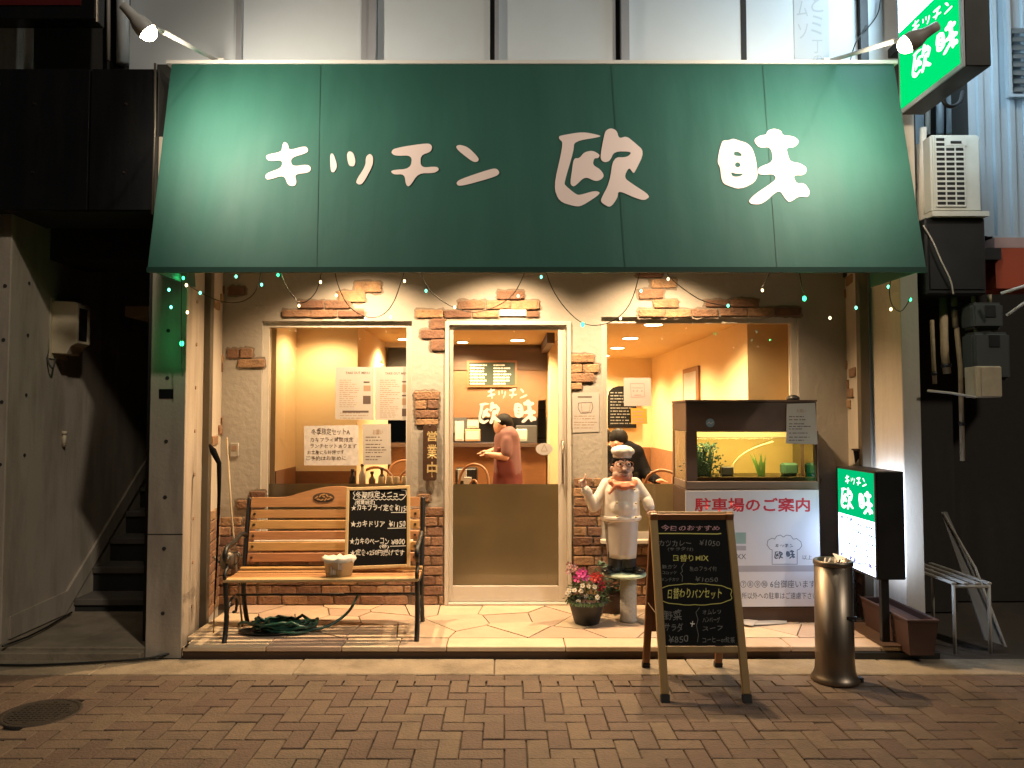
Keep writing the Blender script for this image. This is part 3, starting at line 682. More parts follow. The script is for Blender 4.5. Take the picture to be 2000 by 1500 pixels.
# ---- two arm lamps over the awning
def arm_lamp(label, base, elbow, bulb, back, aim, energy):
    t = thing('awning_lamp', label, 'lamp', 'arm lamps over the awning', loc=base)
    B().tube([base, elbow], .013, 10).build('arm', m_white, t, True)
    B().box(base.x-.05, base.x+.05, base.y-.03, base.y+.06, base.z-.04, base.z+.01).build('mount', m_white, t, bevel=.005)
    d = (back-bulb).normalized()
    n = 18; a = d.orthogonal().normalized(); c = d.cross(a); L = (back-bulb).length
    b = B(); prof = [(.0, .050), (.03, .051), (.06, .045), (.09, .030), (L*.75, .026), (L, .024)]
    rings = [[b.bm.verts.new(bulb+d*s+(a*math.cos(2*math.pi*k/n)+c*math.sin(2*math.pi*k/n))*r) for k in range(n)] for s, r in prof]
    for A, C in zip(rings, rings[1:]):
        for k in range(n): b.bm.faces.new((A[k], A[(k+1) % n], C[(k+1) % n], C[k]))
    b.bm.faces.new(rings[-1]); b.build('lamp_housing', m_white, t, True)
    B().ell(bulb-d*.004, (.044, .044, .044), 18, 12).build('bulb', m_bulbwarm, t, True)
    B().tube([elbow, bulb+d*.08], .012).build('joint', m_white, t, True)
    l = bpy.data.lights.new('awning_spot', 'SPOT'); l.energy = energy; l.color = (1, .88, .70); l.spot_size = R(150); l.spot_blend = 1.0; l.shadow_soft_size = .06
    lo = bpy.data.objects.new('awning_spot', l); col.objects.link(lo); lo.parent = t; p = bulb-d*.058; lo.location = p-Vector(base)
    lo.rotation_euler = (aim-p).to_track_quat('-Z', 'Y').to_euler()
YL = 3.95
arm_lamp('white arm lamp lit over the awning end beside the black fascia', at(425, 119, 4.95), at(318, 62, 4.10), at(288, 62, YL), at(240, 10, YL-.05), hit(540, 260, bl, an), 125)
arm_lamp('arm lamp lit in front of the projecting green sign', at(1620, 119, 4.95), at(1748, 80, 4.10), at(1772, 86, YL), at(1832, 50, YL-.05), hit(1580, 280, bl, an), 125)

# ---- projecting light-box sign
sg = thing('projecting_sign', 'green and white light box sign projecting from the wall above the air conditioner', 'sign', loc=(2.6, 4.85, 3.4))
SX, Yn, Yf = 2.548, 4.17, 4.86
zsb, zst = at(1905, 122, Yn).z-.02, 4.75
m_case = M('sign_case', (.035, .033, .03), .5)
B().box(SX+.004, SX+.15, Yn, Yf, zsb, zst).build('case', m_case, sg, bevel=.006)
def lp(Y, z): return Vector((SX, Y, z))
spn = Vector((-1, 0, 0)); spp = (SX, 0, 0)
b = B(); t = .028
for a in ((Yn, Yn+t, zsb, zst), (Yf-.012, Yf, zsb, zst), (Yn+t, Yf-.012, zsb, zsb+t)): b.box(SX-.006, SX+.004, *a)
b.build('frame', M('sign_frame', (.55, .58, .60), .4, metal=.3), sg)
zsp = hit(1772, 48, spp, spn).z; zsp2 = hit(1815, 2, spp, spn).z
B().box(SX-.0025, SX+.0035, Yn+t, Yf-.012, zsb+t, zst-.03).build('panel', m_signwhite, sg)
y0g, y1g, zg = Yf-.012, Yn+t, zsb+t
ztf = hit(1772, 50, spp, spn).z; ztn = ztf+(y0g-y1g)*.06
b = B().poly([(SX-.004, y0g, zg), (SX-.004, y1g, zg), (SX-.004, y1g, ztf), (SX-.004, y0g, ztf)], [(0, 1, 2, 3)]); b.build('green_field', m_signgreen, sg)
def sc_(Y, z): return Vector((SX, Y, z))
def sgr(x0, yb, yt):                        # photo column x0 on the sign plane: lower and upper point
    return hit(x0, yb, spp, spn), hit(x0, yt, spp, spn)
shopname('ou', None, None, spn, m_signletter, sg, .006, corners=(hit(1782, 158, spp, spn), hit(1822, 132, spp, spn), hit(1783, 103, spp, spn)))
shopname('mi', None, None, spn, m_signletter, sg, .006, corners=(hit(1829, 119, spp, spn), hit(1874, 90, spp, spn), hit(1829, 61, spp, spn)))
shopname('kitchen', None, None, spn, m_signletter, sg, .006, corners=(hit(1783, 66, spp, spn), hit(1863, 20, spp, spn), hit(1783, 43, spp, spn)))
B().tube([at(1842, 196, 4.6), at(1848, 207, 4.6), at(1862, 209, 4.62), at(1876, 200, 4.7), at(1880, 180, 4.8)], .012, sub=2).build('conduit', m_black, sg, True)
B().box(SX+.02, SX+.1, Yf, 5.04, 3.9, 3.96).build('bracket', m_black, sg)
B().box(SX+.151, SX+.155, Yn+t, Yf-.02, zsb+t, zst-.03).build('panel', m_signwhite, sg)

# ================================================================ stairwell building on the other side
st = thing('stairwell_building', 'dark concrete building with open stairwell and black fascia panels', 'building', loc=(-3.2, 5, 0))
XS = -3.19
B().box(-4.6, XS, 4.93, 11, 0, 4.2).build('stairwell_wall', m_concrete, st, bevel=.006)
for k, z in enumerate((.42, .80, 1.20, 1.60, 2.0, 2.35)):
    B().cyl((-3.225, 4.926, z), (-3.225, 4.93, z), .012, n=8).build('tie_hole', m_dark, st)
    if k > 1: B().cyl((XS-.001, 5.12, z+.05), (XS+.004, 5.12, z+.05), .012, n=8).build('tie_hole', m_dark, st)
B().box(XS, -2.245, 4.86, 5.75, -.02, ZF-.012).build('passage_floor', m_kerb, st, bevel=.006)
B().box(XS-1.4, -2.245, 4.80, 4.859, -.02, ZF-.03).build('passage_kerb', m_kerb, st, bevel=.006)
m_stair = M('worn_stair', (.15, .13, .11), .9, bump=.2, dirt=.4, dirtc=(.06, .05, .04))
for k in range(12):
    z0 = .158+.185*k; y = 5.75+.25*k
    B().box(XS, -2.33, y, y+.27, z0-.05, z0).build('stair_tread', m_stair, st, bevel=.006)
    B().box(XS, -2.33, y+.02, y+.26, z0-.19, z0-.051).build('stair_riser', m_dark, st)
pts = [(XS+.001, 5.0, ZF), (XS+.001, 5.62, ZF), (XS+.001, 8.6, 2.30), (XS+.001, 8.6, 2.44), (XS+.001, 5.64, .24), (XS+.001, 5.0, .22)]
B().prism(pts, (.018, 0, 0)).build('stair_skirting', m_concrete, st)
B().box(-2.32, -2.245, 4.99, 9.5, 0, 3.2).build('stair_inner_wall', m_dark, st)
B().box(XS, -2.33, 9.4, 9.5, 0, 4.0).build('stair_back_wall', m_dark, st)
zf0, zf1 = at(0, 411, 4.80).z, at(0, 136, 4.80).z
for a, c in ((-40, 174), (176, 303)):
    p = B().box(at(a, 300, 4.8).x+.002, at(c, 300, 4.8).x-.002, 4.79, 4.83, zf0, zf1).build('fascia_panel', m_blackgloss, st, bevel=.003)
    xm = (at(a, 300, 4.8).x+at(c, 300, 4.8).x)/2
    for xx in ((xm-.0,) if c < 200 else (at(245, 300, 4.8).x,)):
        for py in (204, 338): B().cyl((xx, 4.789, at(0, py, 4.8).z), (xx, 4.782, at(0, py, 4.8).z), .007, n=8).build('bolt', m_steel, p)
B().box(-3.6, at(303, 300, 4.8).x, 4.84, 5.3, zf0+.01, zf1+.02).build('fascia_box', m_dark, st)
B().box(XS, -2.245, 5.35, 5.8, zf0-.20, zf0+.3).build('lintel_beam', m_dark, st)
B().tube([at(303, 124, 4.77), at(303, 250, 4.77), at(297, 418, 4.77)], .008).build('fascia_edge_pipe', m_rail, st, True)
B().box(-3.7, at(222, 0, YU).x-.001, 5.1, 5.3, zf1+.02, 5.2).build('upper_wall', m_dark, st)
B().cyl(at(240, -80, 4.98), at(240, 124, 4.98), .04, n=14).build('downpipe', M('white_pipe', (.55, .57, .58), .45), st, True)
B().cyl(at(212, -80, 5.02), at(212, 118, 5.02), .012, n=8).build('downpipe', m_pipe, st, True)
us = thing('upper_sign', 'black sign with dark red lettering above the stairwell fascia', 'sign', loc=(-3.0, 4.7, 3.9))
B().box(-4.2, at(188, 20, 4.7).x, 4.68, 4.8, at(0, 40, 4.7).z, 4.7).build('sign_box', m_blackgloss, us, bevel=.004)
B().box(-4.15, at(162, 20, 4.7).x, 4.674, 4.679, at(0, 14, 4.7).z, 4.6).build('sign_face', M('dark_red_face', (.10, .008, .008), .5), us)
B().cyl(at(189, -60, 4.7), at(189, 44, 4.7), .012).build('edge_trim', m_steel, us)
# box on the stairwell wall
mb = thing('wall_meter_box', 'cream meter box with side window mounted on the stairwell wall', 'meter box', loc=(-3.1, 5.4, 1.95))
zt1, zb1 = at(120, 588, 5.4).z, at(120, 692, 5.4).z
m_mbox = M('meter_box_cream', (.62, .52, .36), .6, dirt=.2, dirtc=(.4, .32, .2))
pr = [(-3.185, 0, zt1-.01), (-3.165, 0, zt1), (-3.02, 0, zt1-.008), (-3.005, 0, zt1-.03), (-3.005, 0, zb1+.075), (-3.05, 0, zb1+.06), (-3.075, 0, zb1), (-3.185, 0, zb1+.005)]
B().prism([(x, 5.38, z) for x, _, z in pr], (0, .17, 0)).build('casing', m_mbox, mb, bevel=.005)
B().box(-3.0045, -3.0005, 5.40, 5.50, zb1+.10, zt1-.05).build('window', m_blackgloss, mb)
B().box(-3.188, -3.182, 5.36, 5.58, zb1-.03, zt1+.02).build('back_plate', m_mbox, mb)
B().tube([at(94, 560, 5.36), at(93, 688, 5.36)], .012).build('conduit', m_pipe, mb, True)
B().tube([at(93, 688, 5.36), at(92, 705, 5.33), at(104, 724, 5.33), at(108, 700, 5.36)], .006, sub=2).build('cable', m_wire, mb, True)
sc2 = thing('wall_conduit_stub', 'small pale pipe stub clipped to the stairwell wall below the meter box', 'pipe', loc=(-3.17, 5.55, 1.3))
B().cyl(at(126, 848, 5.56), at(125, 872, 5.56), .014, n=10).build('pipe', m_mbox, sc2, True)
B().cyl(at(126, 842, 5.56), at(126, 849, 5.56), .018, n=10).build('cap', m_mbox, sc2, True)
cb = thing('ground_cable', 'thin black cable lying along the concrete kerb below the stairwell', 'cable', loc=gz(150, 1297, .02))
B().tube([gz(-20, 1298, .018), gz(60, 1300, .018), gz(180, 1294, .018), gz(280, 1288, .018), gz(320, 1279, .03), gz(352, 1272, .03), at(368, 1258, 4.80)], .007, sub=2).build('cable', m_black, cb, True)
B().tube([gz(5, 1262, .09), gz(70, 1238, .09), gz(140, 1196, .09)], .007, sub=1).build('cable_run', m_black, cb, True)

# ================================================================ neighbour on the alley side
nb = thing('neighbour_building', 'pale blue corrugated steel building beyond the alley', 'building', loc=(3.5, 5.6, 0))
b = B(); Yc = 5.35; x = at(1893, 300, Yc).x; k = 0; pts = []
while x < 4.6:
    pts += [(x, Yc), (x+.055, Yc), (x+.065, Yc-.018), (x+.10, Yc-.018), (x+.11, Yc)]; x += .11
zc0 = at(0, 462, Yc).z
for (xa, ya), (xb_, yb_) in zip(pts, pts[1:]):
    if xb_ > xa: b.poly([(xa, ya, zc0), (xb_, yb_, zc0), (xb_, yb_, 5.4), (xa, ya, 5.4)], [(0, 1, 2, 3)])
b.build('corrugated_cladding', m_corr, nb)
B().box(at(1893, 300, Yc).x, 4.6, Yc+.005, Yc+.2, zc0, 5.4).build('wall_core', m_dark, nb)
B().box(at(1930, 300, Yc).x, 4.6, Yc-.03, Yc-.019, zc0-.03, zc0).build('drip_flashing', m_corr, nb)
lv = thing_part('louvre_window', nb)
xa, za0, za1 = at(1964, 0, 5.3).x, at(0, 190, 5.3).z, at(0, 72, 5.3).z
b = B().box(xa, 4.5, 5.29, 5.33, za0, za0+.02).box(xa, xa+.025, 5.29, 5.33, za0+.02, za1+.5); b.build('frame', m_corr, lv)
for k in range(8):
    z = za0+.04+k*.06
    B().prism([(xa+.03, 5.30, z), (4.5, 5.30, z), (4.5, 5.33, z+.05), (xa+.03, 5.33, z+.05)], (0, .004, .004)).build('louvre_slat', M('louvre_grey', (.16, .17, .17), .4) if k == 0 else bpy.data.materials['louvre_grey'], lv)
B().box(at(1934, 500, 5.3).x, 4.6, 5.25, 5.5, at(0, 487, 5.3).z, zc0-.031).build('fascia_top', M('pink_fascia', (.45, .28, .24), .7), nb)
B().box(at(1934, 500, 5.3).x, 4.6, 5.245, 5.5, at(0, 566, 5.3).z, at(0, 488, 5.3).z).build('fascia', m_orangefascia, nb)
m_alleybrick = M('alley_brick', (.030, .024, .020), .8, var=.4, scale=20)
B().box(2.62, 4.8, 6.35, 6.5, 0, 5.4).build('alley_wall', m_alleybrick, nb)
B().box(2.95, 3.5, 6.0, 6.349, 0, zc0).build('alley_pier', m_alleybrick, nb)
B().box(2.62, 3.4, 5.21, 6.34, 2.58, 2.66).build('equipment_shelf', m_black, nb)
# corrugated strip and pipes above the alley
b = B()
for k in range(9): b.box(2.625+k*.07, 2.625+k*.07+.045, 5.92, 5.94, 2.67, 5.4)
b.box(2.62, 3.3, 5.941, 6.0, 2.67, 5.4); b.build('alley_cladding', m_corr, nb)
for px, r in ((1812, .02), (1836, .028), (1856, .03), (1872, .016)):
    B().cyl(at(px, 150, 5.85), at(px, 262, 5.85), r, n=12).build('vertical_pipe', m_corr if r > .02 else m_pipe, nb, True)
ac = thing('air_conditioner', 'pale outdoor air conditioner seen end on above the black alley box', 'air conditioner', loc=(3.0, 5.0, 2.62))
Ya = 4.98; x0, x1, z0, z1 = at(1812, 0, Ya).x, at(1908, 0, Ya).x, at(0, 413, Ya).z, at(0, 262, Ya).z
xo = lambda px: at(px, 330, Ya).x
zo = lambda py: at(1860, py, Ya).z
B().box(x0, x1, Ya+.006, Ya+.75, z0, z1).build('casing', m_acwhite, ac, bevel=.012, seg=2)
B().box(xo(1828), xo(1886), Ya+.0005, Ya+.007, zo(404), zo(266)).build('intake_recess', m_black, ac)
for px in (1828, 1847, 1866, 1884):
    B().box(xo(px)-.004, xo(px)+.004, Ya-.004, Ya+.004, zo(402), zo(268)).build('grille_bar', m_acwhite, ac)
for k in range(15):
    z = zo(402)+(zo(268)-zo(402))*k/14; B().box(xo(1828), xo(1885), Ya-.003, Ya+.0055, z-.006, z+.006).build('grille_bar', m_acwhite, ac)
B().box(xo(1846), xo(1888), Ya-.005, Ya-.0035, zo(285), zo(268)).build('badge_plate', m_acwhite, ac)
B().box(xo(1857), xo(1878), Ya-.008, Ya-.0055, zo(281), zo(276)).build('handle_slot', m_black, ac)
B().box(x0-.015, x1+.03, Ya-.02, Ya+.76, z0-.035, z0-.002).build('base_frame', m_acwhite, ac)
B().tube([at(1803, 250, 5.1), at(1799, 440, 5.1)], .022, 10).build('pipe_cover', m_cream, ac, True)
bx = thing('alley_cabinet', 'black cabinet under the air conditioner in the alley', 'cabinet', loc=(2.95, 5.05, 2.3))
B().box(at(1808, 500, 5.0).x, at(1926, 500, 5.0).x, 5.0, 5.5, at(0, 575, 5.0).z, z0-.036).build('cabinet_body', m_black, bx, bevel=.01)
B().box(at(1815, 500, 5.0).x, at(1920, 500, 5.0).x, 4.992, 4.999, at(0, 565, 5.0).z, at(0, 445, 5.0).z).build('cabinet_door', m_black, bx)
B().tube([at(1803, 440, 4.97), at(1822, 470, 4.97), at(1838, 510, 4.97), at(1858, 548, 4.97), at(1862, 575, 4.99)], .005, sub=2).build('cable', m_pipe, bx, True)
m_rust = M('rusty_pipe', (.34, .25, .14), .6, var=.35, scale=20, dirt=.5, dirtc=(.12, .07, .03), dscale=7)
for lab, pts, r in (('tall rusty gas pipe rising to the black cabinet', [(1862, 548), (1866, 640)], .020), ('wide brown drain pipe beside the right pillar in the alley', [(1842, 575), (1845, 690), (1850, 730)], .026),
                    ('thin pipe nearest the cream pillar in the alley', [(1820, 625), (1823, 700), (1826, 750)], .014), ('slim pipe behind the gas meters', [(1893, 640), (1898, 706)], .012), ('vertical conduit low in the dark alley', [(1868, 640), (1876, 720), (1880, 900)], .016)):
    g = thing('alley_pipe', lab, 'pipe', 'pipes in the alley', loc=at(*pts[-1], 5.15))
    B().tube([at(x, y, 5.15) for x, y in pts], r, 12).build('pipe', m_rust, g, True)
    p = at(*pts[-1], 5.15); q = at(*pts[-2], 5.15).lerp(p, .6); d = (p-q).normalized()*.012
    B().cyl(q-d, q+d, r*1.35, n=12).build('pipe_clamp', m_black, g, True)
for lab, (a, c, e, f), Yg in (('upper dark grey gas meter in the alley', (1900, 590, 1962, 642), 5.0), ('lower dark grey gas meter above the beige box', (1903, 648, 1975, 742), 4.98)):
    g = thing('gas_meter', lab, 'gas meter', 'gas meters in the alley', loc=at(a, f, Yg))
    p0, p1 = at(a, f, Yg), at(e, c, Yg)
    B().box(p0.x, p1.x, Yg, Yg+.14, p0.z, p1.z).build('casing', m_meter, g, bevel=.02, seg=3)
    wx = p0.x+(p1.x-p0.x)*.55
    B().box(wx-.035, wx+.035, Yg-.006, Yg-.001, p1.z-.1, p1.z-.02).build('counter_window', m_black, g, bevel=.004)
    for xx in (.25, .75): B().cyl((p0.x+(p1.x-p0.x)*xx, Yg+.07, p1.z), (p0.x+(p1.x-p0.x)*xx, Yg+.07, p1.z+.06), .014).build('inlet_pipe', m_rust, g, True)
g = thing('beige_switch_box', 'weathered beige box below the gas meters', 'box', loc=at(1905, 777, 4.98))
p0, p1 = at(1908, 776, 4.95), at(1956, 715, 4.95)
B().box(p0.x, p1.x, 4.95, 5.08, p0.z, p1.z).build('casing', m_beigebox, g, bevel=.006)
B().box(p0.x+.03, p1.x-.004, 4.944, 4.949, p0.z+.006, p1.z-.006).build('lid', m_beigebox, g, bevel=.002)
B().tube([at(1812, 763, 5.0), at(1860, 768, 4.98), at(1905, 776, 4.96)], .008).build('feed_pipe', m_pipe, g, True)
g = thing('white_rods', 'pair of white awning rods beside the gas meters', 'rod', loc=at(1990, 600, 4.9))
B().tube([at(1955, 573, 4.9), at(2010, 556, 4.8)], .010).build('rod', m_white, g, True)
B().tube([at(1966, 616, 4.9), at(2010, 585, 4.8)], .010).build('rod', m_white, g, True)
# low rack and leaning board
rk = thing('metal_rack', 'low slatted metal rack standing in the dark alley mouth', 'rack', loc=gz(1890, 1262, .02))
zr = .50
A_, B_ = at(1862, 1145, 4.95), at(1931, 1138, 4.95); zr = (A_.z+B_.z)/2
for xx in (A_.x, B_.x):
    for yy in (4.95, 5.6):
        B().tube([(xx, yy, zr), (xx, yy, 0)], .011).build('leg', m_pipe, rk, True)
for k in range(4):
    xx = A_.x+(B_.x-A_.x)*k/3; B().box(xx-.016, xx+.016, 4.94, 5.62, zr+.001, zr+.014).build('slat', m_pipe, rk, bevel=.003)
B().tube([(A_.x, 4.95, zr-.012), (B_.x, 4.95, zr-.012)], .011).build('cross_bar', m_pipe, rk, True)
lb = thing('leaning_board', 'narrow grey board leaning behind the metal rack', 'board', loc=gz(1960, 1262, 0))
q0, q1, q2, q3 = at(1838, 1000, 5.75), at(1850, 1000, 5.75), at(1966, 1262, 5.0), at(1925, 1250, 5.0)
B().prism([q0, q1, q2, q3], (0, .015, 0)).build('board', M('grey_board', (.16, .15, .14), .7), lb)
B().tube([at(1843, 1004, 5.73), at(1905, 1110, 5.36), at(1964, 1264, 4.98)], .010).build('edge_trim', m_pipe, lb, True)

# ================================================================ bench and what is on it
bo = Vector((-1.765, 4.89, ZF)); ang = R(1.8)
BM = Matrix.Translation(bo) @ Matrix.Rotation(ang, 4, 'Z')
bench = thing('garden_bench', 'wooden slatted garden bench with black scrolled iron ends and arched back', 'bench', loc=bo)
bW = 1.21
def bp(name, b, mat, smooth=False, bevel=0, parent=None): return b.build(name, mat, parent or bench, smooth, bevel, BM)
for k in range(6):                          # seat slats
    y = .0+k*.068; z = .400-.010*math.sin(k/5*math.pi)+(.008 if k == 5 else 0)
    bp('seat_slat', B().box(-.01, bW+.01, y, y+(.040 if k else .056), z-.022, z), m_wood if k else m_lightwood, bevel=.005)  # front slat paler: the light from above is put into its colour
back = lambda z: .41+(z-.42)*.22            # rake of the back
for k in range(5):
    z0 = .435+k*.072; z1 = z0+.058
    b = B().hexa([(.02, back(z0)-.018, z0), (bW-.02, back(z0)-.018, z0), (.02, back(z0), z0), (bW-.02, back(z0), z0),
                  (.02, back(z1)-.018, z1), (bW-.02, back(z1)-.018, z1), (.02, back(z1), z1), (bW-.02, back(z1), z1)])
    sl = bp('back_slat', b, m_wood, bevel=.004)
    for xx in (.05, bW-.05):
        bp('bolt', B().cyl((xx, back(z0+.03)-.024, z0+.03), (xx, back(z0+.03)-.018, z0+.03), .009, n=10), m_steel, parent=sl)
zt0 = .800; top = []
for i in range(33):
    u = i/32; top.append((.02+(bW-.04)*u, zt0+.062+.075*max(0, math.sin(math.pi*min(1, max(0, (u-.18)/.64))))**1.3))
poly = [(.02, zt0), (bW-.02, zt0)]+top[::-1]
arch = bp('top_rail', B().prism([Vector((x, back(z)-.022, z)) for x, z in poly], (0, .024, 0)), m_wood)
em = B()
for i in range(1): pass
ec = (bW*.5-.085, zt0+.062)
ring = [(ec[0]+.075*math.cos(t), ec[1]+.034*math.sin(t)) for t in [2*math.pi*k/28 for k in range(28)]]
bp('carved_emblem', B().prism([Vector((x, back(z)-.0235, z)) for x, z in ring], (0, -.0015, 0)), m_darkbrown, parent=arch)
b = B()
for k, (dx, dz, a) in enumerate(((-.05, .002, .6), (-.036, -.012, -.2), (-.024, .012, .9), (-.012, -.016, .4), (.0, .006, -.5), (.014, -.012, .9), (.024, .013, -.8), (.036, -.010, .3), (.05, .003, -.5), (-.002, .022, .1))):
    l, wd = .014, .005; q = []
    for t in range(8):
        th = 2*math.pi*t/8; x_, z_ = l*math.cos(th), wd*math.sin(th)
        q.append((ec[0]+dx+x_*math.cos(a)-z_*math.sin(a), ec[1]+dz+x_*math.sin(a)+z_*math.cos(a)))
    b.prism([Vector((x, back(z)-.0252, z)) for x, z in q], (0, -.003, 0))
bp('carved_leaves', b, m_wood, parent=arch)
for xx in (.0, bW):
    e = thing_part('end_frame', bench)
    s = .016
    bp('leg', B().tube([(xx, .015, 0), (xx, .04, .06), (xx, .06, .18), (xx, .03, .30), (xx, .02, .385)], s, 8, 2), m_black, True, parent=e)
    bp('leg', B().tube([(xx, .50, 0), (xx, .45, .10), (xx, .40, .22), (xx, .40, .36), (xx, .43, .50), (xx, .47, .70), (xx, .51, .86)], s, 8, 2), m_black, True, parent=e)
    bp('arm_rest', B().tube([(xx, .455, .61), (xx, .34, .64), (xx, .18, .60), (xx, .04, .60), (xx, -.01, .55), (xx, .03, .50), (xx, .07, .53)], s, 8, 2), m_black, True, parent=e)
    bp('arm_support', B().tube([(xx, .02, .385), (xx, -.005, .43), (xx, .06, .47), (xx, .03, .52)], s*.8, 8, 2), m_black, True, parent=e)
    bp('seat_rail', B().tube([(xx, .01, .372), (xx, .2, .36), (xx, .41, .375)], s*.9, 8, 1), m_black, True, parent=e)
    bp('scroll', B().tube([(xx, .06, .18), (xx, .16, .26), (xx, .26, .22), (xx, .25, .14), (xx, .19, .15)], s*.6, 8, 2), m_black, True, parent=e)
bp('stretcher', B().tube([(0, .24, .25), (bW, .24, .25)], .008), m_black, True)

def quadframe(BLp, BRp, TLp): return xf(BLp, BRp-BLp, TLp-BLp), (BRp-BLp).length, (TLp-BLp).length
# chalkboard standing on the seat
BL, BR, TL = at(672, 1113, 5.13), at(801, 1108, 5.15), at(680, 952, 5.29)
mx, wd, ht = quadframe(BL, BR, TL)
cbm = thing('bench_chalkboard', 'small pale framed chalkboard menu standing on the bench', 'chalkboard', loc=BL)
t = .022
B().box(t, wd-t, .006, .012, t, ht-t).build('board', m_board, cbm, xf=mx)
for a in ((0, t, 0, ht), (wd-t, wd, 0, ht), (t, wd-t, ht-t, ht), (t, wd-t, 0, t)):
    B().box(a[0], a[1], 0, .018, a[2], a[3]).build('frame_rail', m_lightwood, cbm, xf=mx, bevel=.003)
cn = -(Vector((mx[0][1], mx[1][1], mx[2][1]))); cpp = mx @ Vector((0, .006, 0))
wr = lambda s, r, m=m_chalk, bo_=.016: write(s, r, cpp, cn, m, cbm, .0012, bo_, hand=int(r[1]))
wr('冬期限定メニュー', (694, 958, 790, 974)); wr('(数量限定)', (693, 976, 732, 987))
wr('★カキフライ定食', (686, 984, 770, 998)); wr('¥1150', (772, 985, 797, 1000))
wr('★カキドリア', (685, 1016, 752, 1030)); wr('¥1150', (760, 1016, 792, 1030))
wr('★カキのベーコン', (683, 1050, 760, 1064)); wr('¥800', (764, 1052, 791, 1064)); wr('(巻)', (741, 1063, 760, 1072))
wr('★定食+250円揚げです', (684, 1072, 790, 1086))
for a in ([(764, 1001), (797, 1001)], [(757, 1032), (793, 1031)], [(762, 1067), (793, 1066)]): line_on(a, 1.3, cpp, cn, m_chalk, cbm, .0012)
wv = [(691+i*4, 975.5+(1.2 if i % 2 else -1.2)) for i in range(25)]+[(794, 966), (793, 958), (784, 957)]
line_on(wv, 1.2, cpp, cn, m_chalk, cbm, .0016, 'bubble_line'); line_on([(694, 958), (690, 963), (693, 968), (690, 974)], 1.2, cpp, cn, m_chalk, cbm, .0016, 'bubble_line')
# plastic tub
tc = BM @ Vector((.70, .10, .40)); 
tub = thing('plastic_tub', 'cloudy plastic tub with a tucked bag on the bench seat', 'tub', loc=tc)
b = B(); prof = [(.082, .002), (.098, .095), (.106, .100), (.106, .106), (.092, .104), (.080, .02)]
b.lathe(prof, tc, 28, 1, .72); b.build('tub_body', m_plastic, tub, True)
b = B(); n = 30
for k in range(2): pass
rings = []
for r, z in ((.108, .095), (.112, .112), (.100, .122), (.075, .108), (.02, .095)):
    rings.append([b.bm.verts.new(tc+Vector((r*math.cos(2*math.pi*i/n), .72*r*math.sin(2*math.pi*i/n), z+random.uniform(-.008, .01)))) for i in range(n)])
for A, C in zip(rings, rings[1:]):
    for i in range(n): b.bm.faces.new((A[i], A[(i+1) % n], C[(i+1) % n], C[i]))
b.bm.faces.new(rings[-1]); b.build('bag_lining', M('thin_plastic_bag', (.72, .66, .56), .35), tub, True)
b = B()
for dx, h in ((-.035, .05), (-.022, .035), (-.010, .028), (.012, .04), (.022, .03), (.032, .034)): b.box(tc.x+dx-.003, tc.x+dx+.003, tc.y-.0735, tc.y-.071, tc.z+.018 if dx < 0 else tc.z+.05, tc.z+.018+h if dx < 0 else tc.z+.05+h)
b.build('tub_print', m_white, tub)
# hose coil under the bench
hc = gz(585, 1208, ZF)
hose = thing('garden_hose', 'dark green garden hose coiled on the floor under the bench', 'hose', loc=(hc.x, 5.15, ZF))
pts = []; rh = random.Random(5)
for k in range(150):
    t_ = k/150*2*math.pi*6; r = .15+.035*math.sin(k*.37)+rh.uniform(-.01, .01); pts.append((hc.x+r*1.15*math.cos(t_), 5.17+r*.62*math.sin(t_), ZF+.012+.085*k/150*rh.uniform(.5, 1.1)))
B().tube(pts, .0105, 8).build('hose_coil', m_hose, hose, True)
B().tube([(hc.x+.1, 5.1, ZF+.03), (hc.x+.26, 5.16, ZF+.02), (hc.x+.40, 5.25, ZF+.10), (hc.x+.44, 5.35, ZF+.2)], .010, 8, 2).build('hose_tail', m_hose, hose, True)
B().tube([(hc.x-.1, 5.1, ZF+.03), (hc.x-.3, 5.2, ZF+.06), (hc.x-.36, 5.3, ZF+.012)], .010, 8, 2).build('hose_tail', m_hose, hose, True)
tr_ = thing('drip_tray', 'shallow black tray on the step under the bench', 'tray', loc=gz(525, 1236, ZF))
c0 = gz(525, 1236, ZF+.004); B().lathe([(.15, .001), (.19, .018), (.20, .020), (.19, .022), (.145, .006)], (c0.x, c0.y, ZF), 24, 1, .5).build('tray', m_black, tr_, True)
# umbrella stick and net handles leaning at the side wall
lean = thing('leaning_stick', 'thin pole leaning in the corner behind the bench end', 'pole', loc=at(480, 1225, 5.3))
B().tube([at(443, 855, 5.55), at(452, 1000, 5.45), at(463, 1120, 5.38), at(474, 1228, 5.3)], .007).build('pole', M('bamboo', (.36, .28, .18), .5), lean, True)
B().tube([at(463, 1080, 5.39), at(472, 1092, 5.36), at(483, 1070, 5.34)], .005, sub=2).build('handle_loop', m_pipe, lean, True)
um = thing('folded_umbrella', 'folded dark umbrella leaning against the side wall of the recess', 'umbrella', loc=at(420, 1235, 5.15))
B().tube([at(409, 868, 5.15), at(416, 880, 5.14), at(428, 905, 5.13), at(428, 960, 5.13), at(424, 1080, 5.12), at(419, 1180, 5.12)], [.006, .022, .016, .012, .007, .005], 10).build('canopy', m_cloth_black, um, True)
B().tube([at(419, 1180, 5.12), at(417, 1236, 5.11)], .004).build('tip', m_steel, um, True)
can = thing('watering_can', 'grey watering can hanging at the arm of the bench', 'watering can', loc=at(445, 1090, 5.15))
c0 = at(445, 1095, 5.2); B().lathe([(.045, -.05), (.05, .03), (.035, .06), (.03, .06)], c0, 16).build('can_body', m_rail, can, True)
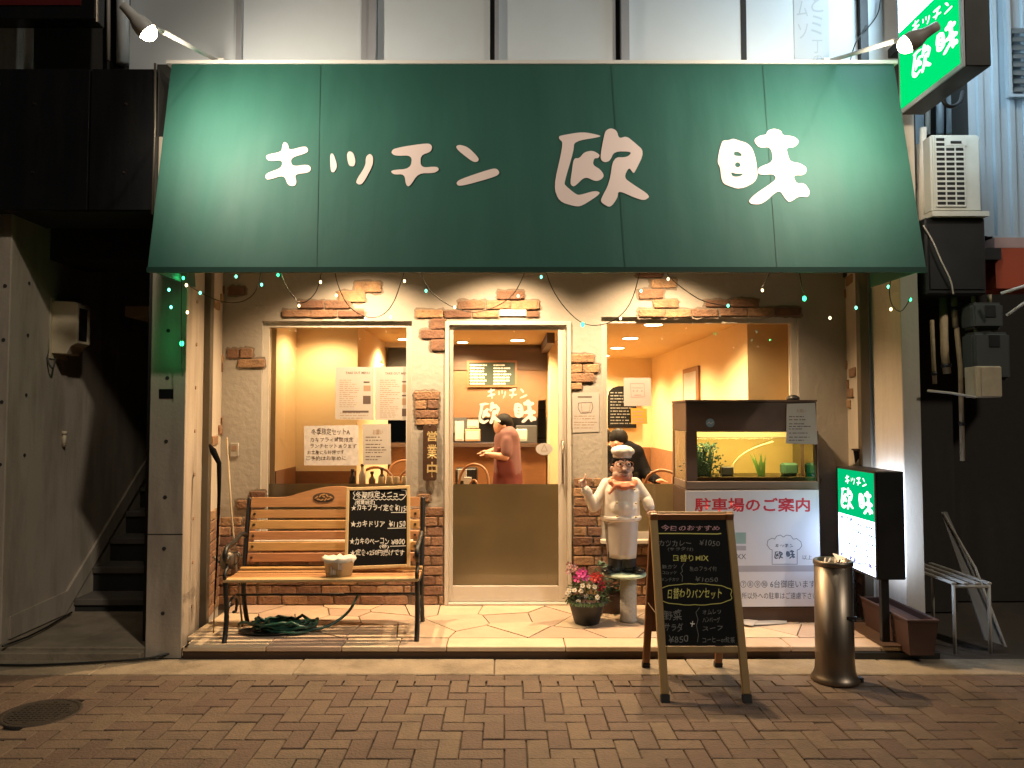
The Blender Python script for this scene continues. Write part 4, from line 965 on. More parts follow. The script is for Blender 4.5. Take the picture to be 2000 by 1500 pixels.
B().tube([c0+Vector((-.03, 0, -.03)), c0+Vector((-.07, 0, .0)), c0+Vector((-.095, -.01, .03))], .009).build('spout', m_rail, can, True)
B().tube([c0+Vector((.03, 0, .05)), c0+Vector((.08, 0, .06)), c0+Vector((.08, 0, 0)), c0+Vector((.045, 0, -.03))], .005, sub=2).build('handle', m_rail, can, True)

# ---- OPEN plaque on the wall between window and door
pq = thing('open_plaque', 'narrow dark wooden plaque with gold characters hanging beside the door', 'sign', loc=W(842, 880))
x0, x1, z0, z1 = W(831, 0).x, W(857, 0).x, W(0, 938).z, W(0, 828).z
yq = YW-.035; pts = [(x0+.01, z0), (x1-.01, z0), (x1, z0+.012), (x1, z1-.02), (x1-.03, z1), (x0+.03, z1), (x0, z1-.02), (x0, z0+.012)]
B().prism([(x, yq, z) for x, z in pts], (0, .018, 0)).build('plaque', m_plaque, pq, bevel=.002)
B().cyl(((x0+x1)/2, yq-.004, z1-.012), ((x0+x1)/2, YW, z1-.012), .006).build('hook', m_steel, pq, True)
for i, ch in enumerate('営業中'):
    zz = [(842, 862), (868, 896), (902, 932)][i]; write(ch, (834, zz[0], 854, zz[1]), (0, yq, 0), wn, m_gold, pq, .001, .02)

# ---- papers on the left window
gp = YW+.054
def paper(label, quad, mat=m_paper, Y=gp, group=None, name='window_poster', th=.0012):
    t_ = thing(name, label, 'poster' if name == 'window_poster' else 'notice', group, loc=at(*quad[0], Y))
    B().prism([at(x, y, Y) for x, y in quad], (0, -th, 0)).build('sheet', mat, t_); return t_
pn = lambda Y=gp-.0012: (0, Y, 0)
P1 = paper('printed menu sheet on the window with long dark bar near its foot', [(655, 716), (730, 717), (730, 820), (655, 819)])
P2 = paper('printed menu sheet on the window beside the wall plaque, with photo squares at its edge', [(732, 717), (808, 716), (808, 821), (733, 820)])
write('TAKE OUT MENU', (675, 726, 722, 730.5), pn(), wn, m_ink, P1, .0006, .01); write('TAKE OUT MENU', (752, 727, 800, 731.5), pn(), wn, m_ink, P2, .0006, .01)
dashes(rows(663, 705, range(742, 796, 4), 1.1, .4, seed=3)+rows(664, 720, (806, 811, 816), 1.3, .6, seed=4), pn(), wn, m_inkb, P1, .0005)
dashes([(669, 802, 720, 806), (710, 745, 722, 748), (709, 773, 724, 789)], pn(), wn, m_ink, P1, .0006, 'print_block'); dashes([(710, 753, 724, 764)], pn(), wn, m_inkb, P1, .0006, 'print_photo')
dashes(rows(742, 782, range(742, 816, 4), 1.1, .4, seed=5), pn(), wn, m_inkb, P2, .0005)
dashes([(785, 744, 800, 747), (785, 771, 800, 774), (785, 798, 801, 813)], pn(), wn, m_ink, P2, .0006, 'print_block'); dashes([(785, 751, 801, 766), (785, 778, 801, 791)], pn(), wn, m_inkb, P2, .0006, 'print_photo')
P3 = paper('wide handwritten sheet with brush lettering on grey marbled paper on the window', [(594, 832), (700, 830), (701, 909), (594, 909)], M('marbled_paper', (.60, .57, .56), .8, var=.3, scale=25))
for s, r in (('冬季限定セットA', (608, 836, 684, 850)), ('カキフライ時間限定', (606, 853, 690, 864)), ('ランチセットあります', (606, 866, 697, 876)), ('お土産にも好評です', (600, 878, 672, 888)), ('ご予約はお早めに', (598, 890, 676, 900))): write(s, r, pn(), wn, m_ink, P3, .0006, .012, hand=int(r[1]))
P4 = paper('plain typed notice sheet beside the handwritten one on the window', [(708, 829), (763, 828), (764, 907), (709, 908)])
write('お願い', (728, 839, 748, 849), pn(), wn, m_inkb, P4, .0006, .01)
dashes(rows(714, 760, (853, 859, 867, 873, 878, 883, 891, 897), 1.6, .5, seed=8), pn(), wn, m_ink, P4, .0005)
P5 = paper('small pink square sheet with a drawn face icon on the window', [(1218, 738), (1271, 738), (1272, 793), (1219, 793)])
line_on([(1231, 749), (1258, 749), (1259, 775), (1233, 776)], 1, pn(), wn, m_petalk, P5, .0006, 'drawn_frame', True)
dashes([(1234, 757, 1256, 758), (1236, 762, 1239, 765), (1243, 762, 1246, 765), (1252, 762, 1255, 765), (1239, 771, 1253, 772.5)], pn(), wn, m_petalk, P5, .0005)
P6 = paper('orange square note below the pink sheet on the window', [(1232, 797), (1263, 798), (1264, 828), (1233, 828)], m_orangepaper)
dashes(rows(1236, 1260, (803, 810, 817, 823), 2, .7, seed=9), pn(), wn, m_petalk, P6, .0005)
P7 = paper('tall printed notice with a pot drawing on the pier beside the door', [(1116, 768), (1170, 766), (1170, 843), (1118, 845)], Y=YW-.003, name='wall_notice')
q = (0, YW-.0042, 0)
write('UberEats', (1130, 773, 1155, 778), q, wn, m_ink, P7, .0006, .01) if False else dashes([(1128, 774, 1156, 776.5)], q, wn, m_ink, P7, .0006)
line_on([(1130, 787), (1156, 786), (1158, 796), (1154, 806), (1134, 807), (1129, 797)], 1, q, wn, m_ink, P7, .0006, 'drawing', True); line_on([(1135, 788), (1137, 805), (1151, 804), (1153, 788)], .8, q, wn, m_inkb, P7, .0007, 'drawing')
dashes(rows(1121, 1166, (812, 817, 824, 829, 835), 1.4, .8, seed=12), q, wn, m_inkb, P7, .0005)
dv = thing('door_paper', 'narrow faint paper strip stuck inside the door glass above the oval sticker', 'notice', loc=at(1060, 800, YW+.04))
B().prism([at(x, y, YW+.041) for x, y in ((1051, 782), (1066, 781), (1067, 866), (1049, 866))], (0, .001, 0)).build('sheet', M('grey_paper', (.50, .45, .44), .8), dv)
dashes([(1051, 800, 1066, 801.3), (1050, 855, 1066, 856.3)], (0, YW+.0405, 0), wn, m_ink, dv, .0003)
wi = thing('window_intercom', 'small faded wall plate on the stucco beside the left window', 'wall plate', loc=W(471, 880))
B().box(W(464, 0).x, W(480, 0).x, YW-.012, YW, W(0, 892).z, W(0, 865).z).build('plate', m_plaster, wi, bevel=.003); B().box(W(467, 0).x, W(477, 0).x, YW-.015, YW-.0125, W(0, 880).z, W(0, 870).z).build('speaker_grille', m_inkb, wi)

# ================================================================ chef statue on its pedestal
sx = at(1205, 0, 5.43).x; zp = at(1205, 1117, 5.43).z
ped = thing('pedestal', 'round mint topped pedestal on a speckled column under the chef statue', 'pedestal', loc=(sx+.04, 5.43, ZF))
B().lathe([(.02, zp-.025), (.15, zp-.022), (.155, zp-.012), (.15, zp-.001), (.02, zp)], (sx+.025, 5.43, 0), 28).build('pedestal_top', m_mint, ped, True)
B().lathe([(.064, ZF), (.062, ZF+.02), (.058, ZF+.03), (.058, zp-.026)], (sx+.052, 5.43, 0), 24).build('column', m_terrazzo, ped, True)
stt = thing('chef_statue', 'white painted chef statue in glasses and orange neckerchief raising one thumb', 'statue', loc=(sx, 5.43, zp))
K = .000965
def S_(cx, cy, dy=0): return Vector((sx+(cx-545)*K, 5.43+dy, zp+(1030-cy)*K))
def ee(b, cx, cy, dy, rx, rz, ry, rot=None): return b.ell(S_(cx, cy, dy), (rx*K, ry*K, rz*K), 20, 14, rot)
def cap(b, p0, p1, r0, r1):
    p0, p1 = S_(*p0), S_(*p1); b.cyl(p0, p1, r0*K, r1*K, 14); b.ell(p0, (r0*K,)*3, 12, 8); b.ell(p1, (r1*K,)*3, 12, 8)
# jacket: barrel torso and arms in one skin
b = B(); c = S_(548, 1030)
b.lathe([(50*K, 668*K), (112*K, 640*K), (136*K, 590*K), (136*K, 520*K), (140*K, 440*K), (142*K, 400*K), (138*K, 380*K), (60*K, 378*K)], c, 28, 1, .88)
ee(b, 548, 560, -.035, 118, 95, 100)
cap(b, (452, 400, 0), (352, 555, -.015), 52, 44); cap(b, (352, 555, -.015), (288, 440, -.06), 44, 30)
cap(b, (652, 395, 0), (735, 500, .0), 50, 40); cap(b, (735, 500, .0), (748, 555, -.05), 38, 34)
organic(b, 'jacket', m_chefwhite, stt, .005, 3)
b = B(); b.lathe([(136*K, 372*K), (150*K, 384*K), (150*K, 404*K), (138*K, 414*K)], c+Vector((0, 0, 0)), 32, 1, .90); b.build('jacket_hem', m_chefwhite, stt, True)
b = B(); cap(b, (286, 434, -.062), (300, 452, -.058), 35, 38); organic(b, 'cuff', m_chefwhite, stt, .006, 2); b = B(); cap(b, (747, 552, -.045), (740, 522, -.03), 40, 42); organic(b, 'cuff', m_chefwhite, stt, .006, 2)
# raised hand: fist with separate fingers and a thumb
b = B(); ee(b, 268, 388, -.068, 27, 32, 18)
for i, (hx, hz) in enumerate(((236, 366), (234, 380), (236, 394), (241, 406))):
    cap(b, (262, hz-4, -.078), (hx+4, hz, -.088), 9.5, 9); cap(b, (hx+4, hz, -.088), (hx+14, hz+3, -.098), 9, 8)
cap(b, (272, 372, -.080), (280, 346, -.086), 11, 10); cap(b, (280, 346, -.086), (283, 322, -.082), 10, 8)
organic(b, 'hand', m_statskin, stt, .0035, 1)
b = B(); ee(b, 752, 588, -.06, 26, 30, 20)
for i, (hx, hz, hy) in enumerate(((728, 600, -.08), (735, 612, -.082), (746, 618, -.083), (758, 617, -.08))):
    cap(b, (742+i*6, 585, -.075), (hx, hz, hy-.006), 9.5, 9); cap(b, (hx, hz, hy-.006), (hx+10, hz+10, hy+.008), 9, 8)
cap(b, (770, 580, -.06), (786, 596, -.078), 10, 8); organic(b, 'hand', m_statskin, stt, .0035, 1)
# head
b = B(); ee(b, 560, 285, -.01, 68, 82, 72); ee(b, 560, 330, -.012, 74, 52, 72); ee(b, 516, 322, -.045, 24, 22, 22); ee(b, 604, 322, -.045, 24, 22, 22)
ee(b, 561, 355, -.035, 40, 26, 36); cap(b, (560, 340, 0), (556, 395, 0), 58, 62); ee(b, 562, 282, -.082, 17, 16, 20); cap(b, (562, 262, -.072), (562, 280, -.084), 8, 12)
for ex in (484, 634): ee(b, ex, 285, .005, 11, 22, 14)
organic(b, 'head', m_statskin, stt, .005, 2)
b = B(); ee(b, 560, 222, .022, 72, 40, 66); ee(b, 560, 260, .035, 72, 70, 50)
for ex in (492, 628): ee(b, ex, 245, -.01, 9, 26, 20)
organic(b, 'hair', m_hair, stt, .006, 1)
for ex, tl_ in ((538, .12), (592, -.12)): 
    b = B(); q = [S_(ex-22, 224, -.076), S_(ex-8, 212, -.082), S_(ex+10, 212, -.082), S_(ex+22, 222, -.076)]; b.tube(q, .0035, 6, 1); b.build('eyebrow', m_hair, stt, True)
for ex in (534, 596):
    e_ = B().ell(S_(ex, 245, -.075), (15*K, 6*K, 10*K), 14, 8).build('eye', m_white, stt, True)
    B().ell(S_(ex+1, 246, -.0805), (7*K, 3*K, 7*K), 10, 6).build('pupil', m_hair, e_, True)
gls = B()
for ex in (532, 600):
    q = [S_(ex+27*math.cos(t), 247-19*math.sin(t), -.088) for t in [2*math.pi*k/20 for k in range(21)]]; gls.tube(q, .0028, 6)
gls.tube([S_(559, 244, -.09), S_(566, 240, -.092), S_(573, 244, -.09)], .003, 6); gls.tube([S_(505, 243, -.086), S_(484, 250, -.02)], .003, 6); gls.tube([S_(627, 243, -.086), S_(638, 250, -.02)], .003, 6)
gls.build('glasses', M('glasses_frame', (.30, .12, .07), .3), stt, True)
b = B()
for s in (-1, 1): b.tube([S_(562, 302, -.088), S_(562+s*20, 300, -.084), S_(562+s*36, 308, -.074)], [.006, .0055, .002], 8)
b.build('moustache', M('grey_moustache', (.22, .15, .12), .6), stt, True)
B().tube([S_(542, 326, -.080), S_(562, 333, -.083), S_(582, 326, -.080)], .0030, 6, 1).build('mouth', M('lips', (.40, .12, .10), .5), stt, True)
# hat
b = B(); c2 = S_(562, 205); b.lathe([(66*K, 0), (70*K, 10*K), (66*K, 42*K), (60*K, 46*K)], c2, 28); ee(b, 562, 152, -.0, 84, 40, 84, ); ee(b, 520, 158, -.03, 44, 30, 44); ee(b, 604, 158, -.03, 44, 30, 44); ee(b, 562, 160, -.045, 46, 28, 40)
organic(b, 'chef_hat', m_chefwhite, stt, .006, 3)
# neckerchief with knot
b = B(); q = [S_(558+90*math.cos(t), 380+14*math.sin(t), .086*math.sin(t)*-1-.008) for t in [2*math.pi*k/24 for k in range(25)]]; b.tube(q, .026, 10); ee(b, 505, 398, -.108, 30, 22, 20); ee(b, 560, 408, -.112, 36, 20, 18); ee(b, 612, 402, -.105, 30, 18, 18)
cap(b, (490, 402, -.112), (450, 448, -.122), 16, 12); cap(b, (480, 396, -.11), (460, 372, -.108), 14, 16); organic(b, 'neckerchief', m_scarf, stt, .006, 2)
for bx_, by_ in ((497, 420), (628, 420), (503, 517), (637, 520), (503, 612), (637, 618)):
    dy = -.118 if by_ < 450 else (-.126 if by_ < 560 else -.128)
    B().ell(S_(bx_, by_, dy), (8*K, 7*K, 8*K), 10, 8).build('button', m_gold, stt, True)
# trousers, apron, shoes
b = B(); cap(b, (500, 650, .02), (510, 930, .02), 72, 58); cap(b, (600, 650, .02), (585, 930, .02), 72, 58); ee(b, 548, 650, .0, 135, 50, 110); organic(b, 'trousers', m_trouser, stt, .008, 3)
b = B(); nA = 18; grid = []
for j in range(10):
    v = j/9; cy = 640+v*282; row = []
    for i in range(nA+1):
        u = i/nA*2-1; hw = 112-16*v; row.append(S_(556+u*hw, cy, -(.122-.035*v)*math.sqrt(max(0, 1-(u*.92)**2))-.004+.004*math.sin(u*9+v*2)*v))
    grid.append(row)
va = [[b.bm.verts.new(p) for p in r] for r in grid]; vb = [[b.bm.verts.new(p+Vector((0, .012, 0))) for p in r] for r in grid]
for j in range(9):
    for i in range(nA):
        b.bm.faces.new((va[j][i], va[j][i+1], va[j+1][i+1], va[j+1][i])); b.bm.faces.new((vb[j][i], vb[j+1][i], vb[j+1][i+1], vb[j][i+1]))
for i in range(nA): b.bm.faces.new((va[9][i], va[9][i+1], vb[9][i+1], vb[9][i]))
for j in range(9):
    b.bm.faces.new((va[j][0], va[j+1][0], vb[j+1][0], vb[j][0])); b.bm.faces.new((va[j][nA], vb[j][nA], vb[j+1][nA], va[j+1][nA]))
b.build('apron', m_apron, stt, True)
b = B(); cap(b, (510, 900, .0), (505, 1000, .0), 60, 52); cap(b, (600, 900, .0), (606, 1000, .0), 60, 52); organic(b, 'trouser_cuffs', M('statue_dark', (.03, .03, .032), .35), stt, .008, 2)
for cx, dx in ((495, -60), (610, 60)):
    b = B(); ee(b, cx, 1004, .0, 56, 27, 60); ee(b, cx+dx, 1008, -.06, 44, 22, 55); cap(b, (cx, 1008, 0), (cx+dx, 1010, -.06), 30, 28)
    organic(b, 'shoe', m_blackgloss, stt, .006, 2)

# ---- flower pot
fc = gz(1146, 1208, ZF); fc.y = 5.38; fc.x = at(1146, 1200, 5.38).x
pot = thing('flower_pot', 'black bowl pot full of white daisies and pink and red flowers by the door', 'flower pot', loc=fc)
B().lathe([(.075, 0), (.085, .005), (.118, .12), (.128, .15), (.132, .165), (.125, .168), (.115, .15), (.05, .14)], fc, 26).build('pot', m_black, pot, True)
B().lathe([(.01, .141), (.115, .146)], fc, 20).build('soil', m_soil, pot)
rf = random.Random(4); b = B()
def leaf(b, p, d, up, l, wd):
    d = d.normalized(); s = d.cross(up).normalized()*wd; m_ = p+d*l*.5
    b.poly([p, m_+s+up*.003, p+d*l, m_-s+up*.003, m_+up*-.002], [(0, 1, 4), (1, 2, 4), (2, 3, 4), (3, 0, 4)])
for k in range(420):
    th = rf.uniform(0, 2*math.pi); ph = rf.uniform(.05, 1.45); r = rf.uniform(.6, 1)
    p = fc+Vector((.145*r*math.cos(th)*math.cos(ph*.8), .13*r*math.sin(th)*math.cos(ph*.8), .14+.17*r*math.sin(ph)))
    d = Vector((math.cos(th)*.8+rf.uniform(-.6, .6), math.sin(th)*.8+rf.uniform(-.6, .6), rf.uniform(-.5, .7)))
    leaf(b, p, d, Vector((rf.uniform(-.3, .3), rf.uniform(-.3, .3), 1)).normalized(), rf.uniform(.018, .042), rf.uniform(.005, .010))
for k in range(40):
    th = rf.uniform(math.pi*.95, math.pi*2.05); p = fc+Vector((.13*math.cos(th), .125*math.sin(th), .17)); leaf(b, p, Vector((math.cos(th), math.sin(th), -1.4)), Vector((math.cos(th), math.sin(th), .5)), .04, .009)
o = b.build('foliage', m_leaf, pot); o['kind'] = 'stuff'
def flower(px, py, dy, r, mat, pet, cup, cmat=m_yellow):
    p = at(px, py, 5.38+dy); nn = (Vector((0, 0, CAMZ+.3))-p).normalized()+Vector((rf.uniform(-.4, .4), 0, rf.uniform(-.1, .5))); nn.normalize()
    a = nn.orthogonal().normalized(); c = nn.cross(a); b = B()
    for k in range(pet):
        t0 = 2*math.pi*k/pet+rf.uniform(-.1, .1); wv = math.pi/pet*1.15
        rr = r*rf.uniform(.85, 1.1)
        f = lambda t, s, h: p+(a*math.cos(t)+c*math.sin(t))*s+nn*h
        b.poly([f(t0, .0, 0), f(t0-wv*.6, rr*.6, cup*.4), f(t0-wv*.5, rr*.95, cup), f(t0, rr, cup*.8), f(t0+wv*.5, rr*.95, cup), f(t0+wv*.6, rr*.6, cup*.4)], [(0, 1, 2, 3), (0, 3, 4, 5)])
    fl = b.build('flower', mat, pot, True)
    B().ell(p+nn*.002, (r*.28,)*3, 8, 6).build('flower_centre', cmat, fl, True)
for x, y in ((1112, 1153), (1122, 1153), (1135, 1154), (1138, 1144), (1150, 1145), (1161, 1146), (1145, 1164), (1108, 1158), (1167, 1167), (1130, 1175)): flower(x, y, -.10, .018, m_petalw, 10, .003)
for x, y in ((1134, 1122), (1142, 1128), (1128, 1130), (1138, 1117)): flower(x, y, -.06, .032, m_petalp, 5, .012, m_petalp)
for x, y in ((1164, 1132), (1172, 1140), (1160, 1128), (1176, 1148), (1168, 1125)): flower(x, y, -.05, .032, m_petalr, 5, .012, m_petalr)
for x, y in ((1112, 1104), (1118, 1112), (1110, 1118), (1122, 1106), (1153, 1127)): flower(x, y, -.04, .024, m_petalk, 6, .012, m_petalw)
for x, y, x2, y2 in ((1112, 1106, 1125, 1150), (1136, 1120, 1140, 1160), (1170, 1130, 1158, 1160)): B().tube([at(x, y, 5.33), at(x2, y2, 5.36)], .003, 6).build('stem', m_leaf, pot)
dp = thing('dark_leafy_plant', 'dark leafy potted plant behind the pedestal column', 'plant', loc=(sx-.02, 5.65, ZF))
B().lathe([(.07, 0), (.095, .13), (.1, .14), (.09, .14)], (sx-.03, 5.68, ZF), 18).build('pot', m_planter, dp, True)
b = B()
for k in range(120):
    th = rf.uniform(0, 6.28); p = Vector((sx-.03, 5.68, ZF+.14))+Vector((rf.uniform(-.11, .11), rf.uniform(-.08, .04), rf.uniform(0, .22))); leaf(b, p, Vector((math.cos(th), math.sin(th), rf.uniform(-.3, .8))), Vector((0, -.3, 1)), rf.uniform(.04, .08), .014)
b.build('foliage', m_leafd, dp)['kind'] = 'stuff'

# ================================================================ fish tank on its stand
YT, YTb = 5.40, 5.84
tank = thing('fish_tank', 'brown cased fish tank with lit yellow water on a dark stand', 'fish tank', loc=(at(1468, 0, YT).x, YT, ZF))
tx0, tx1 = at(1340, 870, YT).x, at(1596, 870, YT).x
tz = lambda py: at(1460, py, YT).z
m_case2 = M('tank_case', (.12, .075, .056), .5, var=.12)
m_case3 = M('tank_trim', (.20, .15, .12), .45, var=.1)
B().box(tx0, tx1, YT, YTb, tz(842), tz(785)).build('hood', m_case2, tank, bevel=.004)
B().box(tx0-.004, tx1+.004, YT-.004, YTb, tz(785)+.001, tz(781)).build('hood_lid', m_case2, tank)
gx0_, gx1_, gzt, gzb = at(1352, 0, YT).x, at(1583, 0, YT).x, tz(842), tz(940)
B().box(tx0, gx0_, YT, YT+.03, tz(955), gzt-.001).build('corner_post', m_case2, tank); B().box(gx1_, tx1, YT, YT+.03, tz(955), gzt-.001).build('corner_post', m_case2, tank)
B().box(tx0, gx0_-.01, YTb-.05, YTb, tz(955), gzt-.001).build('corner_post', m_case2, tank)
B().box(tx0, tx1, YT-.003, YTb, tz(956), gzb-.001).build('bottom_rail', m_case3, tank, bevel=.003)
B().box(gx0_, gx1_, YT+.012, YT+.018, gzb, gzt-.002).build('front_glass', m_tankglass, tank)
B().box(tx0+.004, tx0+.010, YT+.031, YTb-.051, gzb, gzt-.002).build('side_glass', m_tankglass, tank)
B().box(tx0+.02, tx1-.01, YTb-.03, YTb-.02, gzb, gzt-.002).build('back_sheet', m_tankback, tank)
B().box(tx1-.02, tx1-.01, YT+.031, YTb-.031, gzb, gzt-.002).build('end_sheet', m_case2, tank)
B().box(tx0+.02, tx1-.021, YT+.02, YTb-.031, gzb+.001, gzb+.028).build('gravel', m_gravel, tank)
B().box(tx0+.02, tx1-.021, YT+.019, YTb-.032, gzb+.029, tz(856)).build('water', GLASS('tank_water', (.97, .95, .80), .5), tank)
l = bpy.data.lights.new('tank_lamp', 'AREA'); l.energy = 11; l.color = (1, .80, .46); l.shape = 'RECTANGLE'; l.size = .8; l.size_y = .10
lo = bpy.data.objects.new('tank_lamp', l); col.objects.link(lo); lo.parent = tank; lo.location = Vector(((tx0+tx1)/2, YT+.12, gzt-.045))-root_loc(tank); lo.rotation_euler = (R(38), 0, 0)
B().box(tx0+.05, tx1-.05, YT+.08, YT+.16, gzt-.008, gzt-.002).build('tube_light', m_white, tank)
rf = random.Random(9)
def waterplant(name, px, n, h, mat, spread_=.05):
    b = B(); p = at(px, 935, YT+.16)
    for k in range(n):
        th = rf.uniform(-1, 1)*.7; dx = rf.uniform(-spread_, spread_); s = p+Vector((dx*.4, rf.uniform(-.04, .04), 0)); hh = h*rf.uniform(.6, 1)
        t_ = Vector((math.sin(th)*.5*hh, 0, hh)); e = Vector((.005, 0, 0))
        b.poly([s-e, s+e, s+t_*.6+e*1.3, s+t_+Vector((math.sin(th)*.02, 0, -.005)), s+t_*.6-e*1.3], [(0, 1, 2, 4), (4, 2, 3)])
    b.build(name, mat, tank)
waterplant('water_plant', 1488, 14, .20, M('pond_weed', (.10, .22, .04), .5), .05)
waterplant('water_plant', 1372, 40, .26, m_leafd, .13)
b = B(); p = at(1376, 905, YT+.14)
for k in range(420):
    th = rf.uniform(0, 6.28); zz_ = rf.uniform(-.13, .14); leaf(b, p+Vector((rf.gauss(0, .045)*(1.3-zz_*3), rf.uniform(-.06, .06), zz_)), Vector((math.cos(th), 0, math.sin(th))), Vector((0, -1, .1)), rf.uniform(.015, .035), .006)
b.build('water_weed', m_leafd, tank)['kind'] = 'stuff'
B().tube([at(1426, 935, YT+.2), at(1428, 912, YT+.2), at(1445, 890, YT+.2), at(1475, 873, YT+.2), at(1510, 862, YT+.2)], .006, sub=2).build('air_hose', M('tank_hose', (.38, .32, .16), .5), tank, True)
B().box(at(1398, 0, YT+.2).x, at(1420, 0, YT+.2).x, YT+.18, YT+.25, gzb+.03, tz(915)).build('filter_box', m_black, tank, bevel=.006)
B().box(at(1515, 0, YT+.2).x, at(1545, 0, YT+.2).x, YT+.2, YT+.28, gzb+.03, tz(908)).build('ornament', M('mossy_rock', (.03, .09, .05), .8), tank, bevel=.015)
B().box(at(1553, 0, YT+.2).x, at(1560, 0, YT+.2).x, YT+.2, YT+.24, gzb+.03, gzt-.02).build('filter_pipe', m_darkbrown, tank)
c0 = at(1387, 826, YT-.0); B().cyl(c0+Vector((0, -.003, 0)), c0, .030, n=24).build('hood_badge', M('blue_badge', (.22, .36, .50), .5), tank)
line_on([(1381, 828), (1385, 824), (1388, 828), (1393, 824)], 1.2, (0, YT-.003, 0), wn, m_white, tank, .0006, 'badge_mark')
b = B(); c0 = at(1549, 782, YT+.1); b.ell(c0+Vector((0, 0, .012)), (.045, .05, .028), 16, 8); b.build('hood_knob', m_black, tank, True)
# stand
B().box(tx0+.0, tx1, YT+.006, YTb, ZF, tz(957)).build('stand', m_darkbrown, tank, bevel=.004)
B().box(tx0-.002, tx1+.002, YT-.001, YT+.005, ZF+.0, tz(1188)).build('stand_plinth', m_darkbrown, tank)
nc = paper('typed notice sheet hanging from the corner of the fish tank', [(1537, 789), (1592, 787), (1597, 868), (1535, 866)], Y=YT-.008, name='tank_notice')
q = (0, YT-.0092, 0); write('お願い', (1556, 799, 1574, 806), q, wn, m_inkb, nc, .0006); dashes(rows(1541, 1590, (813, 819, 827, 832, 837, 845, 853, 859), 1.6, .5, seed=18), q, wn, m_ink, nc, .0005)
# parking notice board
YN = 5.36; pk = thing('parking_notice', 'large white parking notice board with red heading below the fish tank', 'notice board', loc=at(1470, 1185, YN))
B().prism([at(1339, 959, YN), at(1599, 957, YN), at(1604, 1184, YN), at(1341, 1186, YN)], (0, .012, 0)).build('board', m_notice, pk)
q = (0, YN, 0)
write('駐車場のご案内', (1357, 972, 1582, 1000), q, wn, m_red, pk, .0008, .025)
cap_ = [(1508, 1102), (1508, 1074), (1503, 1072), (1498, 1064), (1500, 1055), (1508, 1051), (1513, 1053), (1517, 1047), (1524, 1045), (1530, 1049), (1536, 1045), (1544, 1046), (1549, 1053), (1556, 1052), (1564, 1058), (1566, 1066), (1561, 1073), (1557, 1074), (1557, 1102)]
line_on(cap_, 1.0, q, wn, m_blueprint, pk, .0008, 'hat_outline', True)
shopname('kitchen', (1514, 1062, 1549, 1069), q, wn, m_blueprint, pk, .0008, 1); shopname('ou', (1512, 1076, 1530, 1092), q, wn, m_blueprint, pk, .0008, 1); shopname('mi', (1535, 1074, 1553, 1091), q, wn, m_blueprint, pk, .0008, 1)
write('以上', (1567, 1084, 1586, 1093), q, wn, m_blueprint, pk, .0008)
B().prism([hit(x, y, q, wn)+wn*.0004 for x, y in ((1436, 1105), (1600, 1104), (1601, 1116), (1437, 1117))], (0, -.0002, 0)).build('printed_band', m_greyprint, pk)
for a in ((1436, 1040, 1457, 1062),): B().prism([hit(x, y, q, wn)+wn*.0004 for x, y in ((a[0], a[1]), (a[2], a[1]), (a[2], a[3]), (a[0], a[3]))], (0, -.0002, 0)).build('printed_block', m_greenprint, pk)
B().prism([hit(x, y, q, wn)+wn*.0006 for x, y in ((1436, 1066), (1457, 1066), (1457, 1075), (1436, 1075))], (0, -.0002, 0)).build('printed_block', m_greyprint, pk)
write('XX', (1438, 1082, 1457, 1092), q, wn, m_blueprint, pk, .0008)
write('⑦⑧⑨⑩ 6台御座います。', (1446, 1133, 1598, 1148), q, wn, m_blueprint, pk, .0008)
write('場所以外への駐車はご遠慮下さい', (1438, 1157, 1596, 1170), q, wn, m_blueprint, pk, .0008)
fp = thing('floor_paper', 'crumpled white papers lying on the step below the parking notice', 'paper', loc=gz(1490, 1212, ZF))
B().prism([gz(1458, 1222, ZF+.012), gz(1535, 1218, ZF+.006), gz(1540, 1207, ZF+.010), gz(1462, 1209, ZF+.004)], (0, 0, .003)).build('sheet', m_paper, fp)
B().prism([gz(1445, 1218, ZF+.018), gz(1470, 1223, ZF+.014), gz(1480, 1212, ZF+.022), gz(1450, 1209, ZF+.016)], (0, 0, .002)).build('sheet', m_paper, fp)

# ================================================================ A-frame chalkboard
ax0, ax1, yf, yr, yt, za = .828, 1.302, 4.11, 4.69, 4.40, .955
af = thing('sandwich_board', 'wooden A-frame chalkboard with handwritten menu on the pavement', 'chalkboard', loc=((ax0+ax1)/2, 4.4, 0))
mF = xf((ax0, yf, .012), (1, 0, 0), (0, yt-yf, za)); Lf = math.hypot(yt-yf, za)
t = .042
legs = ((0, t, -.0, Lf), (ax1-ax0-t, ax1-ax0, 0, Lf))
for a in legs:
    lg = B().box(a[0], a[1], 0, .028, .03, a[3]).build('leg', m_aframe, af, xf=mF, bevel=.004)
    B().box(a[0]-.002, a[1]+.002, -.002, .03, -.012, .0295).build('rubber_foot', m_black, lg, xf=mF)
wA = ax1-ax0
B().box(t+.001, wA-t-.001, .002, .026, Lf-t, Lf-.001).build('top_rail', m_aframe, af, xf=mF, bevel=.004)
zbot = .235
B().box(t+.001, wA-t-.001, .002, .026, zbot, zbot+t*.85).build('bottom_rail', m_aframe, af, xf=mF, bevel=.004)
B().box(t+.001, wA-t-.001, .008, .016, zbot+t*.85+.001, Lf-t-.001).build('board', m_board, af, xf=mF)
mR = xf((ax1, yr, .012), (-1, 0, 0), (0, yt-yr, za)); Lr = math.hypot(yr-yt, za)
for a in ((0, t, 0, Lr), (wA-t, wA, 0, Lr)):
    lg = B().box(a[0], a[1], .001, .028, .03, a[3]-.006).build('leg', m_brownwood, af, xf=mR, bevel=.004)
    B().box(a[0]-.002, a[1]+.002, -.002, .03, -.012, .0295).build('rubber_foot', m_black, lg, xf=mR)
